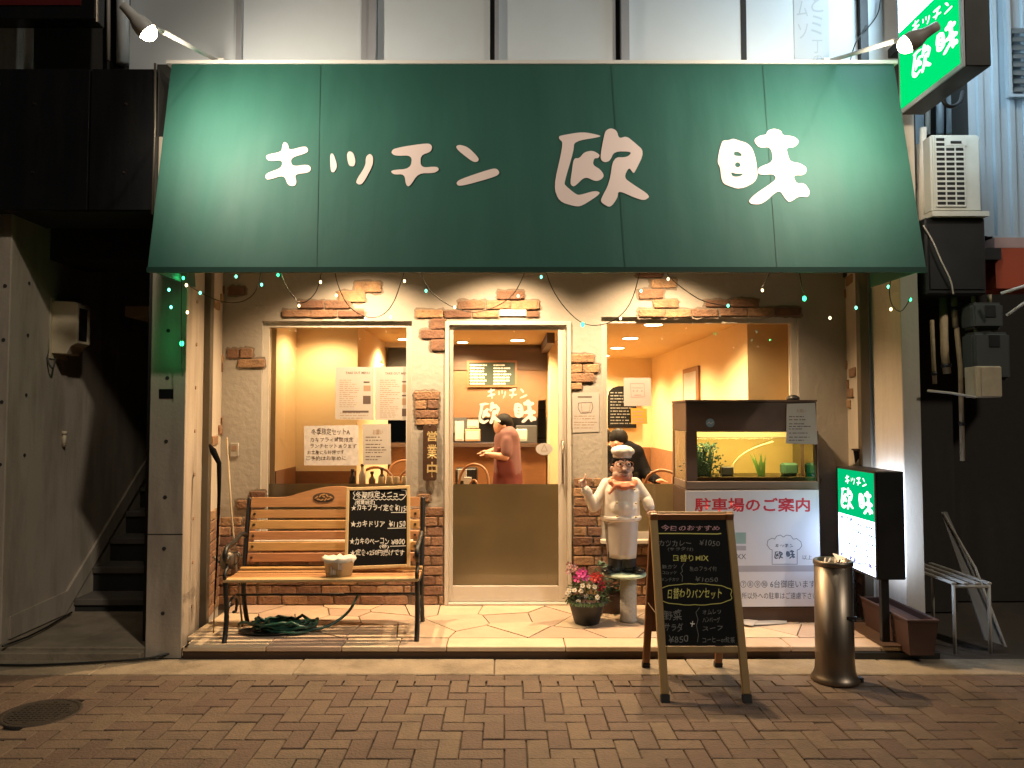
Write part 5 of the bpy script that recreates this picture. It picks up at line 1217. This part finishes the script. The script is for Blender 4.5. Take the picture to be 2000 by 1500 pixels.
B().box(t+.001, wA-t-.001, .008, .020, .24, Lr-.012).build('back_panel', m_brownwood, af, xf=mR)
B().tube([(ax0+.01, 4.24, .42), (ax0+.01, 4.56, .42)], .003, 6).build('stay_chain', m_steel, af)
an_ = -Vector((mF[0][1], mF[1][1], mF[2][1])); ap = mF @ Vector((0, .008, 0))
wa = lambda s, r, m, bo_=.0: write(s, r, ap, an_, m, af, .0012, bo_, hand=int(r[1]))
wa('今日のおすすめ', (1291, 1025, 1406, 1037), m_chalkp, .01); line_on([(1286, 1042), (1330, 1042), (1400, 1043), (1408, 1042)], 2, ap, an_, m_chalky, af, .0012)
wa('*カツカレー', (1280, 1055, 1350, 1067), m_chalkd); wa('¥1050', (1366, 1054, 1406, 1067), m_chalkp.copy() if False else m_chalkd); wa('(サラダ付)', (1304, 1068, 1354, 1077), m_chalkd)
wa('日替りMIX', (1315, 1083, 1384, 1097), m_chalky, .005)
wa('豚カツ', (1293, 1103, 1322, 1111), m_chalkd); wa('コロッケ', (1293, 1115, 1322, 1122), m_chalkd); wa('メンチカツ', (1292, 1128, 1326, 1136), m_chalkd); wa('魚のフライ付', (1347, 1106, 1400, 1116), m_chalk if False else m_chalkd); wa('¥1050', (1358, 1126, 1402, 1137), m_chalkd)
line_on([(1336, 1100), (1331, 1108), (1333, 1116), (1329, 1120), (1333, 1126), (1332, 1136)], 1, ap, an_, m_chalkd, af)
wa('日替わりパンセット', (1304, 1148, 1410, 1170), m_chalky, .01)
cl = []
for k in range(40):
    th = 2*math.pi*k/40; bump_ = 1+.06*abs(math.sin(th*6)); cl.append((1357+70*math.cos(th)*bump_*(.75+.25*abs(math.cos(th))**.3)*1.0, 1161+20*math.copysign(abs(math.sin(th))**.6, math.sin(th))*bump_))
line_on(cl, 1.4, ap, an_, m_chalky, af, .0012, 'cloud_outline', True)
wa('野菜', (1297, 1190, 1332, 1212), m_chalkd, .005); wa('*サラダ', (1291, 1217, 1334, 1234), m_chalkd, .005); wa('¥850', (1306, 1240, 1344, 1256), m_chalkd); wa('+', (1348, 1213, 1357, 1224), m_chalk)
for s, r in (('オムレツ', (1372, 1190, 1408, 1200)), ('ハンバーグ', (1372, 1205, 1406, 1216)), ('スープ', (1372, 1222, 1412, 1232)), ('コーヒーor紅茶', (1372, 1243, 1435, 1256))): wa(s, r, m_chalkd, .005)
line_on([(1366, 1187), (1359, 1196), (1363, 1210), (1360, 1222), (1364, 1240), (1362, 1254)], 1, ap, an_, m_chalkd, af)

# ================================================================ smoking stand
ay = 4.455; axx = at(1629, 1200, ay).x; zt2 = at(1629, 1093, ay).z
ash = thing('ashtray_stand', 'stainless steel cylinder ashtray stand with flared foot on the pavement', 'ashtray', loc=(axx, ay, 0))
prof = [(.112, .001), (.130, .004), (.132, .018), (.122, .032), (.110, .06), (.1055, .12), (.104, zt2-.03)]
B().lathe(prof, (axx, ay, 0), 40).build('body', m_steel, ash, True)
B().lathe([(.1045, zt2-.03), (.109, zt2-.025), (.109, zt2-.004), (.104, zt2), (.09, zt2-.002), (.085, zt2-.02), (.02, zt2-.022)], (axx, ay, 0), 40).build('rim', m_steel, ash, True)
b = B()
for k in range(5): b.cyl((axx-.07+k*.03, ay-.05+.02*(k % 2), zt2-.012), (axx-.04+k*.03, ay+.01, zt2+.006), .005, n=8)
b.build('cigarette_butts', m_white, ash)
B().prism([(axx+.0, ay-.05, zt2+.002), (axx+.07, ay-.03, zt2+.012), (axx+.06, ay+.04, zt2+.016), (axx+.01, ay+.03, zt2+.03)], (0, 0, .003)).build('crushed_wrapper', m_petalw, ash)
bb = Matrix.Rotation(R(-70), 4, 'Z'); B().box(axx+.03, axx+.085, ay-.104, ay-.097, .37, .385).build('name_strip', m_black, ash)
B().box(axx+.095, axx+.14, ay-.05, ay-.02, .005, .03).build('foot_clip', m_black, ash)

# ================================================================ floor light box sign
X0, Y0s, Y1s = 2.34, 4.86, 5.42
fs_ = thing('light_box_sign', 'standing light box sign with green top and opening hours beside the planter', 'sign', loc=(2.43, 5.1, ZF))
z1s, z0s = at(1712, 921, Y0s).z, at(1712, 1133, Y0s).z
B().box(X0+.003, X0+.178, Y0s, Y1s, z0s, z1s).build('case', m_black, fs_, bevel=.006)
fpn, fpp = Vector((-1, 0, 0)), (X0, 0, 0)
t = .014; b = B()
for a in ((Y0s, Y0s+t, z0s, z1s), (Y1s-t, Y1s, z0s, z1s), (Y0s+t, Y1s-t, z0s, z0s+t), (Y0s+t, Y1s-t, z1s-t, z1s)): b.box(X0-.006, X0+.002, *a)
b.build('frame', m_case, fs_)
zm = z0s+(z1s-z0s)*.525
B().box(X0-.002, X0+.0025, Y0s+t, Y1s-t, z0s+t, z1s-t).build('panel', m_signwhite2, fs_)
B().box(X0-.0035, X0-.0025, Y0s+t, Y1s-t, zm, z1s-t).build('green_field', m_signgreen2, fs_)
B().box(X0+.179, X0+.183, Y0s+t, Y1s-t, z0s+t, z1s-t).build('panel', m_signwhite2, fs_)
def rc(u0, v0, u1, v1):                     # corners on the lit face, u from the wall side to the street, v upward
    Yy = lambda u: Y1s-(Y1s-Y0s)*u; Zz = lambda v: z0s+(z1s-z0s)*v
    return Vector((X0, Yy(u0), Zz(v0))), Vector((X0, Yy(u1), Zz(v0))), Vector((X0, Yy(u0), Zz(v1)))
shopname('kitchen', None, None, fpn, m_signletter, fs_, .0042, corners=rc(.24, .835, .80, .93)); shopname('ou', None, None, fpn, m_signletter, fs_, .0042, corners=rc(.10, .575, .46, .805)); shopname('mi', None, None, fpn, m_signletter, fs_, .0042, corners=rc(.58, .575, .94, .805))
def ws(s, u0, v0, u1, v1, m): lay(flat_mesh(text=s, bold=.055), *rc(u0, v0, u1, v1), fpn, .0032, 'lettering', m, fs_)
ws('営業時間', .08, .47, .42, .51, m_signgrey); ws('11:00-14:00', .35, .44, .96, .48, m_signgrey); ws('17:00-21:00', .35, .365, .96, .405, m_signgrey); ws('20:00', .70, .285, .96, .325, m_signgrey)
ws('定休日 毎週日曜', .20, .225, .78, .26, m_signgrey); ws('電話ご予約承ります', .15, .165, .9, .20, m_signgrey); ws('西隣ニ駐車場6ヶ所完備', .05, .06, .97, .13, m_signpurple)
for yy, xx in ((Y0s+.03, X0+.06), (Y1s-.06, X0+.06)):
    B().box(xx-.025, xx+.025, yy, yy+.035, ZF-.005, z0s).build('post', m_black, fs_, bevel=.003)
B().box(X0-.0, X0+.178, Y0s-.05, Y1s+.02, ZF+.001, ZF+.012).build('base_plate', m_darkbrown, fs_)
B().tube([(X0+.09, Y1s-.02, z0s), (X0+.05, Y1s+.0, .3), (X0+.02, Y1s-.03, ZF+.02)], .006, sub=2).build('power_cable', m_black, fs_, True)
bs = thing('dark_ramp_plate', 'black step plate on the pavement before the planter', 'step plate', loc=gz(1750, 1280, 0))
c0, c1 = gz(1662, 1290, .0), gz(1838, 1290, 0)
B().box(c0.x, c1.x, c0.y, 4.87, .003, .052).build('plate', m_black, bs, bevel=.006); B().box(c0.x, c1.x-.1, c0.y+.05, 4.868, .053, .058).build('tread', m_dark, bs)
plr = thing('long_planter', 'empty brown plastic trough planter beside the right pillar', 'planter', loc=(2.55, 4.9, ZF))
px0, px1, py0, py1 = at(1742, 0, 4.72).x, at(1800, 0, 4.72).x, 4.70, 5.30
zpl = at(1770, 1212, 4.70).z; m_ = .018
pts = lambda ins, z: [(px0+ins-.0, py0+ins, z), (px1-ins, py0+ins, z), (px1-ins-.0, py1-ins, z), (px0+ins, py1-ins, z)]
z0_ = .06
b = B(); o0, o1, i1, i0 = pts(.02, z0_), pts(0, zpl), pts(.016, zpl), pts(.02, zpl-.04)
b.poly(o0+o1+i1+i0, [(3, 2, 1, 0)]+[(k, (k+1) % 4, 4+(k+1) % 4, 4+k) for k in range(4)]+[(4+k, 4+(k+1) % 4, 8+(k+1) % 4, 8+k) for k in range(4)]+[(8+k, 8+(k+1) % 4, 12+(k+1) % 4, 12+k) for k in range(4)])
b.build('trough', m_planter, plr); B().poly(pts(.019, zpl-.035), [(0, 1, 2, 3)]).build('soil', m_soil, plr)
b = B()
for p_, e_ in (((px0-.006, px0+.012, py0-.006, py1+.006), 0), ((px1-.012, px1+.006, py0-.006, py1+.006), 0), ((px0+.0125, px1-.0125, py0-.006, py0+.012), 0), ((px0+.0125, px1-.0125, py1-.012, py1+.006), 0)): b.box(*p_, zpl-.012, zpl+.004)
b.build('rim', m_planter, plr, bevel=.002)
wh = thing('wall_hook_shelf', 'small dark bracket shelf on the recess wall beside the fish tank', 'shelf', loc=at(1672, 880, 5.5))
c0 = at(1668, 880, 5.5); B().box(c0.x, c0.x+.08, 5.46, 5.54, c0.z, c0.z+.012).build('shelf', m_darkbrown, wh); B().prism([c0, c0+Vector((.07, 0, 0)), c0+Vector((.01, 0, -.09))], (0, .012, 0)).build('bracket', m_darkbrown, wh)

# ================================================================ fairy lights
YLt = 4.93
fl = thing('string_lights', 'string of green and warm fairy lights looping under the awning', 'string lights', loc=(0, YLt, 2.4))
sw = [[(340, 525), (350, 545), (372, 560), (392, 572), (430, 590), (470, 592), (498, 575), (508, 545), (511, 522)], [(545, 522), (556, 555), (570, 575), (586, 596), (612, 580), (624, 555), (629, 522)], [(652, 522), (660, 560), (680, 600), (714, 621), (745, 619), (768, 595), (782, 555), (792, 522)],
      [(818, 522), (832, 560), (858, 585), (888, 602), (925, 612), (965, 602), (1000, 580), (1018, 550), (1028, 522)], [(1063, 522), (1080, 570), (1110, 610), (1138, 633), (1168, 637), (1205, 625), (1235, 590), (1252, 522)], [(1295, 522), (1310, 545), (1345, 572), (1375, 590), (1422, 598)], [(1508, 522), (1498, 545), (1486, 566)], [(1560, 522), (1566, 560), (1572, 584)],
      [(1742, 540), (1736, 565), (1740, 595), (1758, 612), (1772, 595), (1778, 580)], [(355, 535), (354, 620), (355, 680), (356, 735)]]
for s in sw: B().tube([at(x, y, 4.70 if (x < 366 and s[0][0] == 355) or x > 1730 else YLt) for x, y in s], .003, 6, 2).build('wire', m_wire, fl, True)
bl_ = 'g358,543 w364,557 t391,572 t461,540 g543,537 t511,556 w584,597 w626,551 w657,577 w714,622 w763,619 w790,549 t832,568 w888,600 w1012,578 t1057,541 G1138,634 t1252,568 w1212,622 w1305,545 t1422,597 w1489,567 G1571,583 w1621,621 t1672,601 t1735,560 w1740,604 g1778,585 G355,671 t334,600 w366,610 t330,566'
for s in bl_.split():
    x, y = [float(v) for v in s[1:].split(',')]; k = s[0]; r = .012 if k == 'G' else .0078
    nr = x < 368 or x > 1730; p = at(x, y, (4.715 if nr else YLt-.012))
    B().ell(p, (r, r, r*1.4), 10, 8).build('bulb', {'g': m_fgreen, 'G': m_fgreen, 't': m_fteal, 'w': m_fwarm}[k], fl, True)
    if k in 'Gg':
        l = bpy.data.lights.new('fairy_glow', 'POINT'); l.energy = .9 if k == 'G' else .3; l.color = (.05, 1, .3); l.shadow_soft_size = .01
        lo = bpy.data.objects.new('fairy_glow', l); col.objects.link(lo); lo.parent = fl; lo.location = p+Vector((0, -.012, 0))-root_loc(fl)

# ================================================================ inside the restaurant
m_cup = M('cup_glass', (.55, .45, .30), .12, var=.1, spec=.9)
def chair(label, x, y, rz):
    t_ = thing('bentwood_chair', label, 'chair', 'bentwood chairs inside', loc=(x, y, .06)); mt = Matrix.Translation((x, y, .06)) @ Matrix.Rotation(rz, 4, 'Z')
    f = lambda n, b, m=m_brownwood, s=True: b.build(n, m, t_, s, xf=mt)
    f('seat', B().lathe([(.19, .43), (.205, .44), (.205, .455), (.19, .465)], (0, 0, 0), 24))
    for sx_ in (-1, 1):
        f('leg', B().tube([(sx_*.15, -.14, .43), (sx_*.17, -.17, 0)], .013)); f('leg', B().tube([(sx_*.15, .15, .43), (sx_*.17, .2, 0)], .013))
    f('back_hoop', B().tube([(-.17, .16, .43), (-.19, .2, .72), (-.16, .23, .93), (0, .24, 1.0), (.16, .23, .93), (.19, .2, .72), (.17, .16, .43)], .013, 8, 2))
    f('inner_hoop', B().tube([(-.09, .16, .45), (-.10, .2, .68), (0, .23, .88), (.10, .2, .68), (.09, .16, .45)], .010, 8, 2))
    f('seat_ring', B().tube([(.15*math.cos(a), .15*math.sin(a), .25) for a in [2*math.pi*k/16 for k in range(17)]], .009))
for i, (x, y, rz, lb_) in enumerate(((-1.12, 7.3, 2.9, 'bentwood chair tucked nearest the window under the handwritten sheet'), (-.83, 7.25, 3.3, 'bentwood chair behind the pale notice sheet'), (-1.0, 8.0, .3, 'bentwood chair at the far side of the window table'), (-.42, 7.35, -.6, 'bentwood chair at the counter seen through the door glass'), (1.5, 6.9, 2.6, 'bentwood chair beside the brick wainscot'))): chair(lb_, x, y, rz)
def table(label, x, y, w_, d_, z):
    t_ = thing('dining_table', label, 'table', 'dining tables inside', loc=(x, y, .06))
    B().box(x-w_/2, x+w_/2, y-d_/2, y+d_/2, z-.03, z).build('table_top', m_brownwood, t_, bevel=.006)
    for a in (-1, 1):
        for c_ in (-1, 1): B().box(x+a*(w_/2-.05)-.02, x+a*(w_/2-.05)+.02, y+c_*(d_/2-.05)-.02, y+c_*(d_/2-.05)+.02, .06, z-.031).build('leg', m_brownwood, t_)
table('narrow counter table with condiments behind the left window', -1.13, 6.36, 1.15, .42, .93)
table('dining table in front of the seated diner', 1.12, 7.35, .9, .6, .80)
for i, (x, h, m, lb_) in enumerate(((-1.24, .13, m_black, 'dark sauce bottle on the window table'), (-1.16, .17, m_white, 'white spray bottle on the window table'), (-1.08, .11, m_steel, 'steel shaker on the window table'), (-1.00, .14, m_darkbrown, 'brown bottle on the window table'))):
    t_ = thing('condiment_bottle', lb_, 'bottle', 'condiments on the window table', loc=(x, 6.3, .93))
    B().lathe([(.026, .931), (.028, .94), (.028, .93+h*.6), (.012, .93+h*.8), (.012, .93+h)], (x, 6.3, 0), 14).build('body', m, t_, True); B().lathe([(.015, .931+h), (.015, .95+h)], (x, 6.3, 0), 12).build('cap', m_darkbrown, t_, True)
for i in range(7):
    x, y = -1.0+i*.062, 6.27+.03*(i % 2); t_ = thing('glass_cup', 'upturned drinking glass in the row behind the bench chalkboard', 'glass', 'glasses on the window counter', loc=(x, y, .93))
    B().lathe([(.03, .931), (.031, .934), (.024, 1.02), (.022, 1.022), (.021, 1.018), (.028, .935)], (x, y, 0), 16).build('cup', m_cup, t_, True); B().lathe([(.0315, .9305), (.0325, .936), (.0315, .94)], (x, y, 0), 16).build('rim', m_cup, t_, True)
# menu chalkboard over the kitchen, wall board, picture, pendant
mbd = thing('kitchen_menu_board', 'green chalk menu board above the kitchen counter', 'chalkboard', loc=at(960, 735, 8.37))
B().prism([at(x, y, 8.37) for x, y in ((912, 704), (1010, 704), (1010, 756), (912, 756))], (0, .012, 0)).build('frame', m_brownwood, mbd)
B().prism([at(x, y, 8.366) for x, y in ((916, 708), (1006, 708), (1006, 752), (916, 752))], (0, .003, 0)).build('board', m_greenboard, mbd)
dashes(rows(918, 956, range(712, 750, 6), 2.6, .7, 1.5, seed=30)+rows(964, 1000, range(712, 750, 6), 2.6, .6, 1.5, seed=31), (0, 8.366, 0), wn, m_chalk, mbd, .002)
wb = thing('wall_menu_board', 'tall arched blackboard on the yellow wall behind the pink sheet', 'chalkboard', loc=at(1215, 800, 9.0))
pts = [(1187, 836), (1187, 775), (1190, 764), (1197, 757), (1208, 754), (1232, 754), (1243, 764), (1243, 836)]
B().prism([at(x, y, 10.3) for x, y in pts], (0, .02, 0)).build('board', m_board, wb); dashes(rows(1192, 1238, range(766, 830, 6), 2, .4, 3, seed=33), (0, 10.3, 0), wn, m_chalkd, wb, .003)
pic = thing('framed_picture', 'wooden framed picture hanging on the yellow side wall', 'picture', loc=(RX1-.02, 7.8, 1.8))
n2, p2 = Vector((-1, 0, 0)), (RX1-.001, 0, 0)
cs = [hit(x, y, p2, n2) for x, y in ((1338, 722), (1368, 714), (1368, 800), (1338, 800))]
yA, yB, zA, zB = cs[0].y, cs[1].y, cs[1].z*.5+cs[0].z*.5, 1.42
B().box(RX1-.03, RX1-.002, yB, yA, zB, zA).build('frame', m_brownwood, pic, bevel=.004); B().box(RX1-.034, RX1-.031, yB+.07, yA-.07, zB+.05, zA-.05).build('print', m_paper, pic)
pd = thing('pendant_lamp', 'small hanging pendant lamp seen above the menu sheets', 'pendant lamp', loc=at(732, 708, 7.9))
c0 = at(732, 706, 7.9); B().cyl(c0, (c0.x, c0.y, RZ), .005, n=6).build('cord', m_wire, pd); B().lathe([(.09, -.03), (.075, .01), (.02, .03)], c0, 20).build('lamp_shade', m_brownwood, pd, True); B().lathe([(.088, -.032), (.088, -.029)], c0, 20).build('diffuser', m_down, pd)
fr_ = thing('kitchen_hood', 'dark kitchen hood opening at the back beyond the pendant lamp', 'range hood', loc=at(785, 700, 8.2))
B().box(at(762, 0, 8.2).x, at(812, 0, 8.2).x, 8.2, 8.29, at(0, 718, 8.2).z, at(0, 680, 8.2).z).build('opening', m_black, fr_); B().box(at(755, 0, 8.2).x, at(815, 0, 8.2).x, 8.15, 8.29, at(0, 679, 8.2).z, at(0, 668, 8.2).z).build('lip', m_kitchen, fr_)
for i, (a, m, lb_) in enumerate((((888, 822, 906, 862), m_paper, 'upright white menu card on the counter'), ((908, 838, 938, 862), M('tan_box', (.45, .30, .16), .7), 'tan cardboard box on the counter'), ((912, 815, 935, 836), m_kitchen, 'white carton stacked on the tan box'), ((1008, 838, 1030, 862), M('mint_cup', (.40, .52, .46), .5), 'pale green tub on the counter beside the cook'))):
    p0, p1 = at(a[0], a[3], 8.42), at(a[2], a[1], 8.42); t_ = thing('counter_item', lb_, 'box', loc=p0)
    B().box(p0.x, p1.x, 8.42, 8.52, max(p0.z, 1.222), p1.z).build('carton', m, t_, bevel=.006); B().box(p0.x+.01, p1.x-.01, 8.416, 8.419, max(p0.z, 1.222)+.02, p1.z-.02).build('face_label', m_paper, t_)
rg = thing('service_trolley', 'dark service trolley with white towels seen low through the door glass', 'trolley', loc=(-.45, 7.9, .06))
B().box(-.50, -.28, 7.8, 8.1, .1, .98).build('trolley_body', m_black, rg, bevel=.01); b = B(); b.box(-.47, -.38, 7.79, 7.80, .86, .98).box(-.41, -.33, 7.78, 7.799, .76, .9); b.build('towel', m_paper, rg, bevel=.006)

# cook in a pink shirt and dark red apron, leaning over the counter
ck = thing('person', 'person in pink shirt and dark red apron working at the counter', 'person', loc=(.02, 8.0, .06))
def C_(px, py, Y=7.95): return at(px, py, Y)
def capw(b, p0, p1, r0, r1): b.cyl(p0, p1, r0, r1, 14); b.ell(p0, (r0,)*3, 12, 8); b.ell(p1, (r1,)*3, 12, 8)
b = B(); hip = C_(992, 925); sh = C_(990, 858)
capw(b, hip, sh, .15, .135); capw(b, C_(992, 852, 7.9), C_(1000, 862, 8.05), .11, .09)
capw(b, C_(990, 860, 7.83), C_(989, 884, 7.80), .062, .058)
capw(b, C_(985, 856, 8.08), C_(973, 874, 8.13), .058, .052)
organic(b, 'shirt', m_cloth_pink, ck, .016, 3)
for q0, q1, q2 in ((C_(989, 882, 7.80), C_(987, 893, 7.80), C_(957, 888, 7.82)), (C_(974, 872, 8.13), C_(969, 880, 8.15), C_(952, 884, 8.15))):
    b = B(); capw(b, q0, q1, .044, .043); capw(b, q1, q2, .042, .03); organic(b, 'forearm', m_skin, ck, .012, 2)
b = B(); capw(b, C_(981, 848), C_(986, 856), .05, .06); b.ell(C_(979, 832), (.082, .095, .115), 18, 12); b.ell(C_(974, 836, 7.9), (.02, .02, .022)); b.ell(C_(986, 834, 7.86), (.015, .02, .03))
organic(b, 'head', m_skin, ck, .012, 2)
for p_ in (C_(953, 888, 7.82), C_(948, 884, 8.15)):
    b = B(); b.ell(p_, (.045, .03, .028), 12, 8)
    for k in range(4): capw(b, p_+Vector((-.03, -.02+.014*k, 0)), p_+Vector((-.085+.006*abs(k-1.5), -.024+.016*k, -.012)), .009, .0075)
    capw(b, p_+Vector((-.005, -.025, .01)), p_+Vector((-.045, -.05, .012)), .010, .008); organic(b, 'hand', m_skin, ck, .006, 1)
b = B()
for s_ in (-1, 1): b.tube([C_(984, 880, 7.83+.03*s_), C_(988, 858, 7.88+.05*s_), C_(996, 854, 8.0+.03*s_)], .018, 8)
b.build('apron_strap', m_cloth_red, ck, True)
b = B(); b.ell(C_(984, 824), (.095, .105, .09), 18, 12); b.ell(C_(992, 832, 8.0), (.06, .07, .09), 12, 8); organic(b, 'hair', m_hair, ck, .012, 1)
b = B(); b.lathe([(.16, -.86), (.17, -.5), (.165, -.2), (.15, .02), (.13, .12)], hip, 24, 1, .95); b.box(hip.x-.12, hip.x+.06, 7.80, 7.82, hip.z, hip.z+.28); organic(b, 'apron', m_cloth_red, ck, .02, 2)
for s in (-1, 1):
    b = B(); capw(b, Vector((hip.x+s*.08, 7.95, .55)), Vector((hip.x+s*.09, 7.95, .12)), .07, .05); capw(b, Vector((hip.x+s*.09, 7.95, .11)), Vector((hip.x+s*.09-.1, 7.93, .10)), .045, .04); organic(b, 'leg', m_cloth_black, ck, .016, 2)
# diner in a black jacket, back half turned
di = thing('person', 'seated person with black hair in a black jacket behind the chef statue', 'person', loc=(1.1, 7.8, .06))
D_ = lambda px, py, Y=7.75: at(px, py, Y)
b = B(); capw(b, D_(1218, 960), D_(1222, 890), .19, .16); capw(b, D_(1192, 888, 7.8), D_(1240, 886, 7.7), .10, .10); capw(b, D_(1245, 890, 7.7), D_(1262, 925, 7.62), .075, .062); capw(b, D_(1262, 925, 7.62), D_(1284, 938, 7.45), .06, .045); capw(b, D_(1190, 892, 7.8), D_(1180, 925, 7.65), .075, .06); capw(b, D_(1180, 925, 7.65), D_(1196, 938, 7.5), .055, .045)
organic(b, 'jacket', m_cloth_black, di, .016, 3)
b = B(); b.ell(D_(1207, 862), (.085, .10, .115), 18, 12); capw(b, D_(1210, 874), D_(1212, 886), .055, .065); b.ell(D_(1203, 866, 7.65), (.016, .02, .022)); b.ell(D_(1224, 864, 7.76), (.012, .02, .03)); organic(b, 'head', m_skin, di, .012, 2)
b = B(); b.ell(D_(1208, 855), (.098, .112, .095), 18, 12); b.ell(D_(1210, 864, 7.81), (.092, .08, .10), 14, 10); organic(b, 'hair', m_hair, di, .012, 1)
for p_ in (D_(1288, 939, 7.43), D_(1199, 940, 7.47)):
    b = B(); b.ell(p_, (.045, .035, .022), 12, 8)
    for k in range(4): capw(b, p_+Vector((.02, -.02+.014*k, 0)), p_+Vector((.075, -.022+.015*k, -.012)), .009, .0075)
    capw(b, p_+Vector((.0, -.025, .01)), p_+Vector((.03, -.055, .005)), .010, .008); organic(b, 'hand', m_skin, di, .006, 1)
for s in (-1, 1):
    b = B(); h0 = D_(1218+s*18, 985); k0 = Vector((h0.x, 7.35, h0.z-.02)); capw(b, h0, k0, .09, .07); capw(b, k0, Vector((k0.x, 7.4, .14)), .065, .045); capw(b, Vector((k0.x, 7.4, .12)), Vector((k0.x, 7.28, .11)), .045, .04); organic(b, 'leg', m_cloth_black, di, .016, 2)
dst = thing('diner_stool', 'plain wooden stool under the seated diner', 'stool', loc=(h0.x, 7.8, .06))
hz = D_(1218, 985).z-.10; xs_ = D_(1218, 985).x
B().lathe([(.17, hz-.03), (.18, hz-.015), (.17, hz)], (xs_, 7.8, 0), 20).build('seat', m_brownwood, dst, True)
for a in (-1, 1):
    for c_ in (-1, 1): B().cyl((xs_+a*.11, 7.8+c_*.11, hz-.03), (xs_+a*.13, 7.8+c_*.13, .06), .014).build('leg', m_brownwood, dst, True)
d2 = thing('person', 'person in dark clothes mostly hidden by the door pier beside the seated diner', 'person', loc=(.95, 8.2, .06))
E2 = lambda px, py, Y=8.2: at(px, py, Y)
b = B(); capw(b, E2(1172, 950), E2(1172, 890), .18, .15); capw(b, E2(1160, 888), E2(1186, 890), .09, .08); capw(b, E2(1188, 892), E2(1192, 925, 8.0), .06, .05); organic(b, 'jacket', m_cloth_black, d2, .016, 3)
b = B(); b.ell(E2(1176, 860), (.08, .10, .115), 18, 12); capw(b, E2(1174, 872), E2(1173, 886), .05, .06); organic(b, 'head', m_skin, d2, .012, 2)
b = B(); b.ell(E2(1177, 853), (.098, .11, .10), 18, 12); organic(b, 'hair', m_hair, d2, .012, 1)
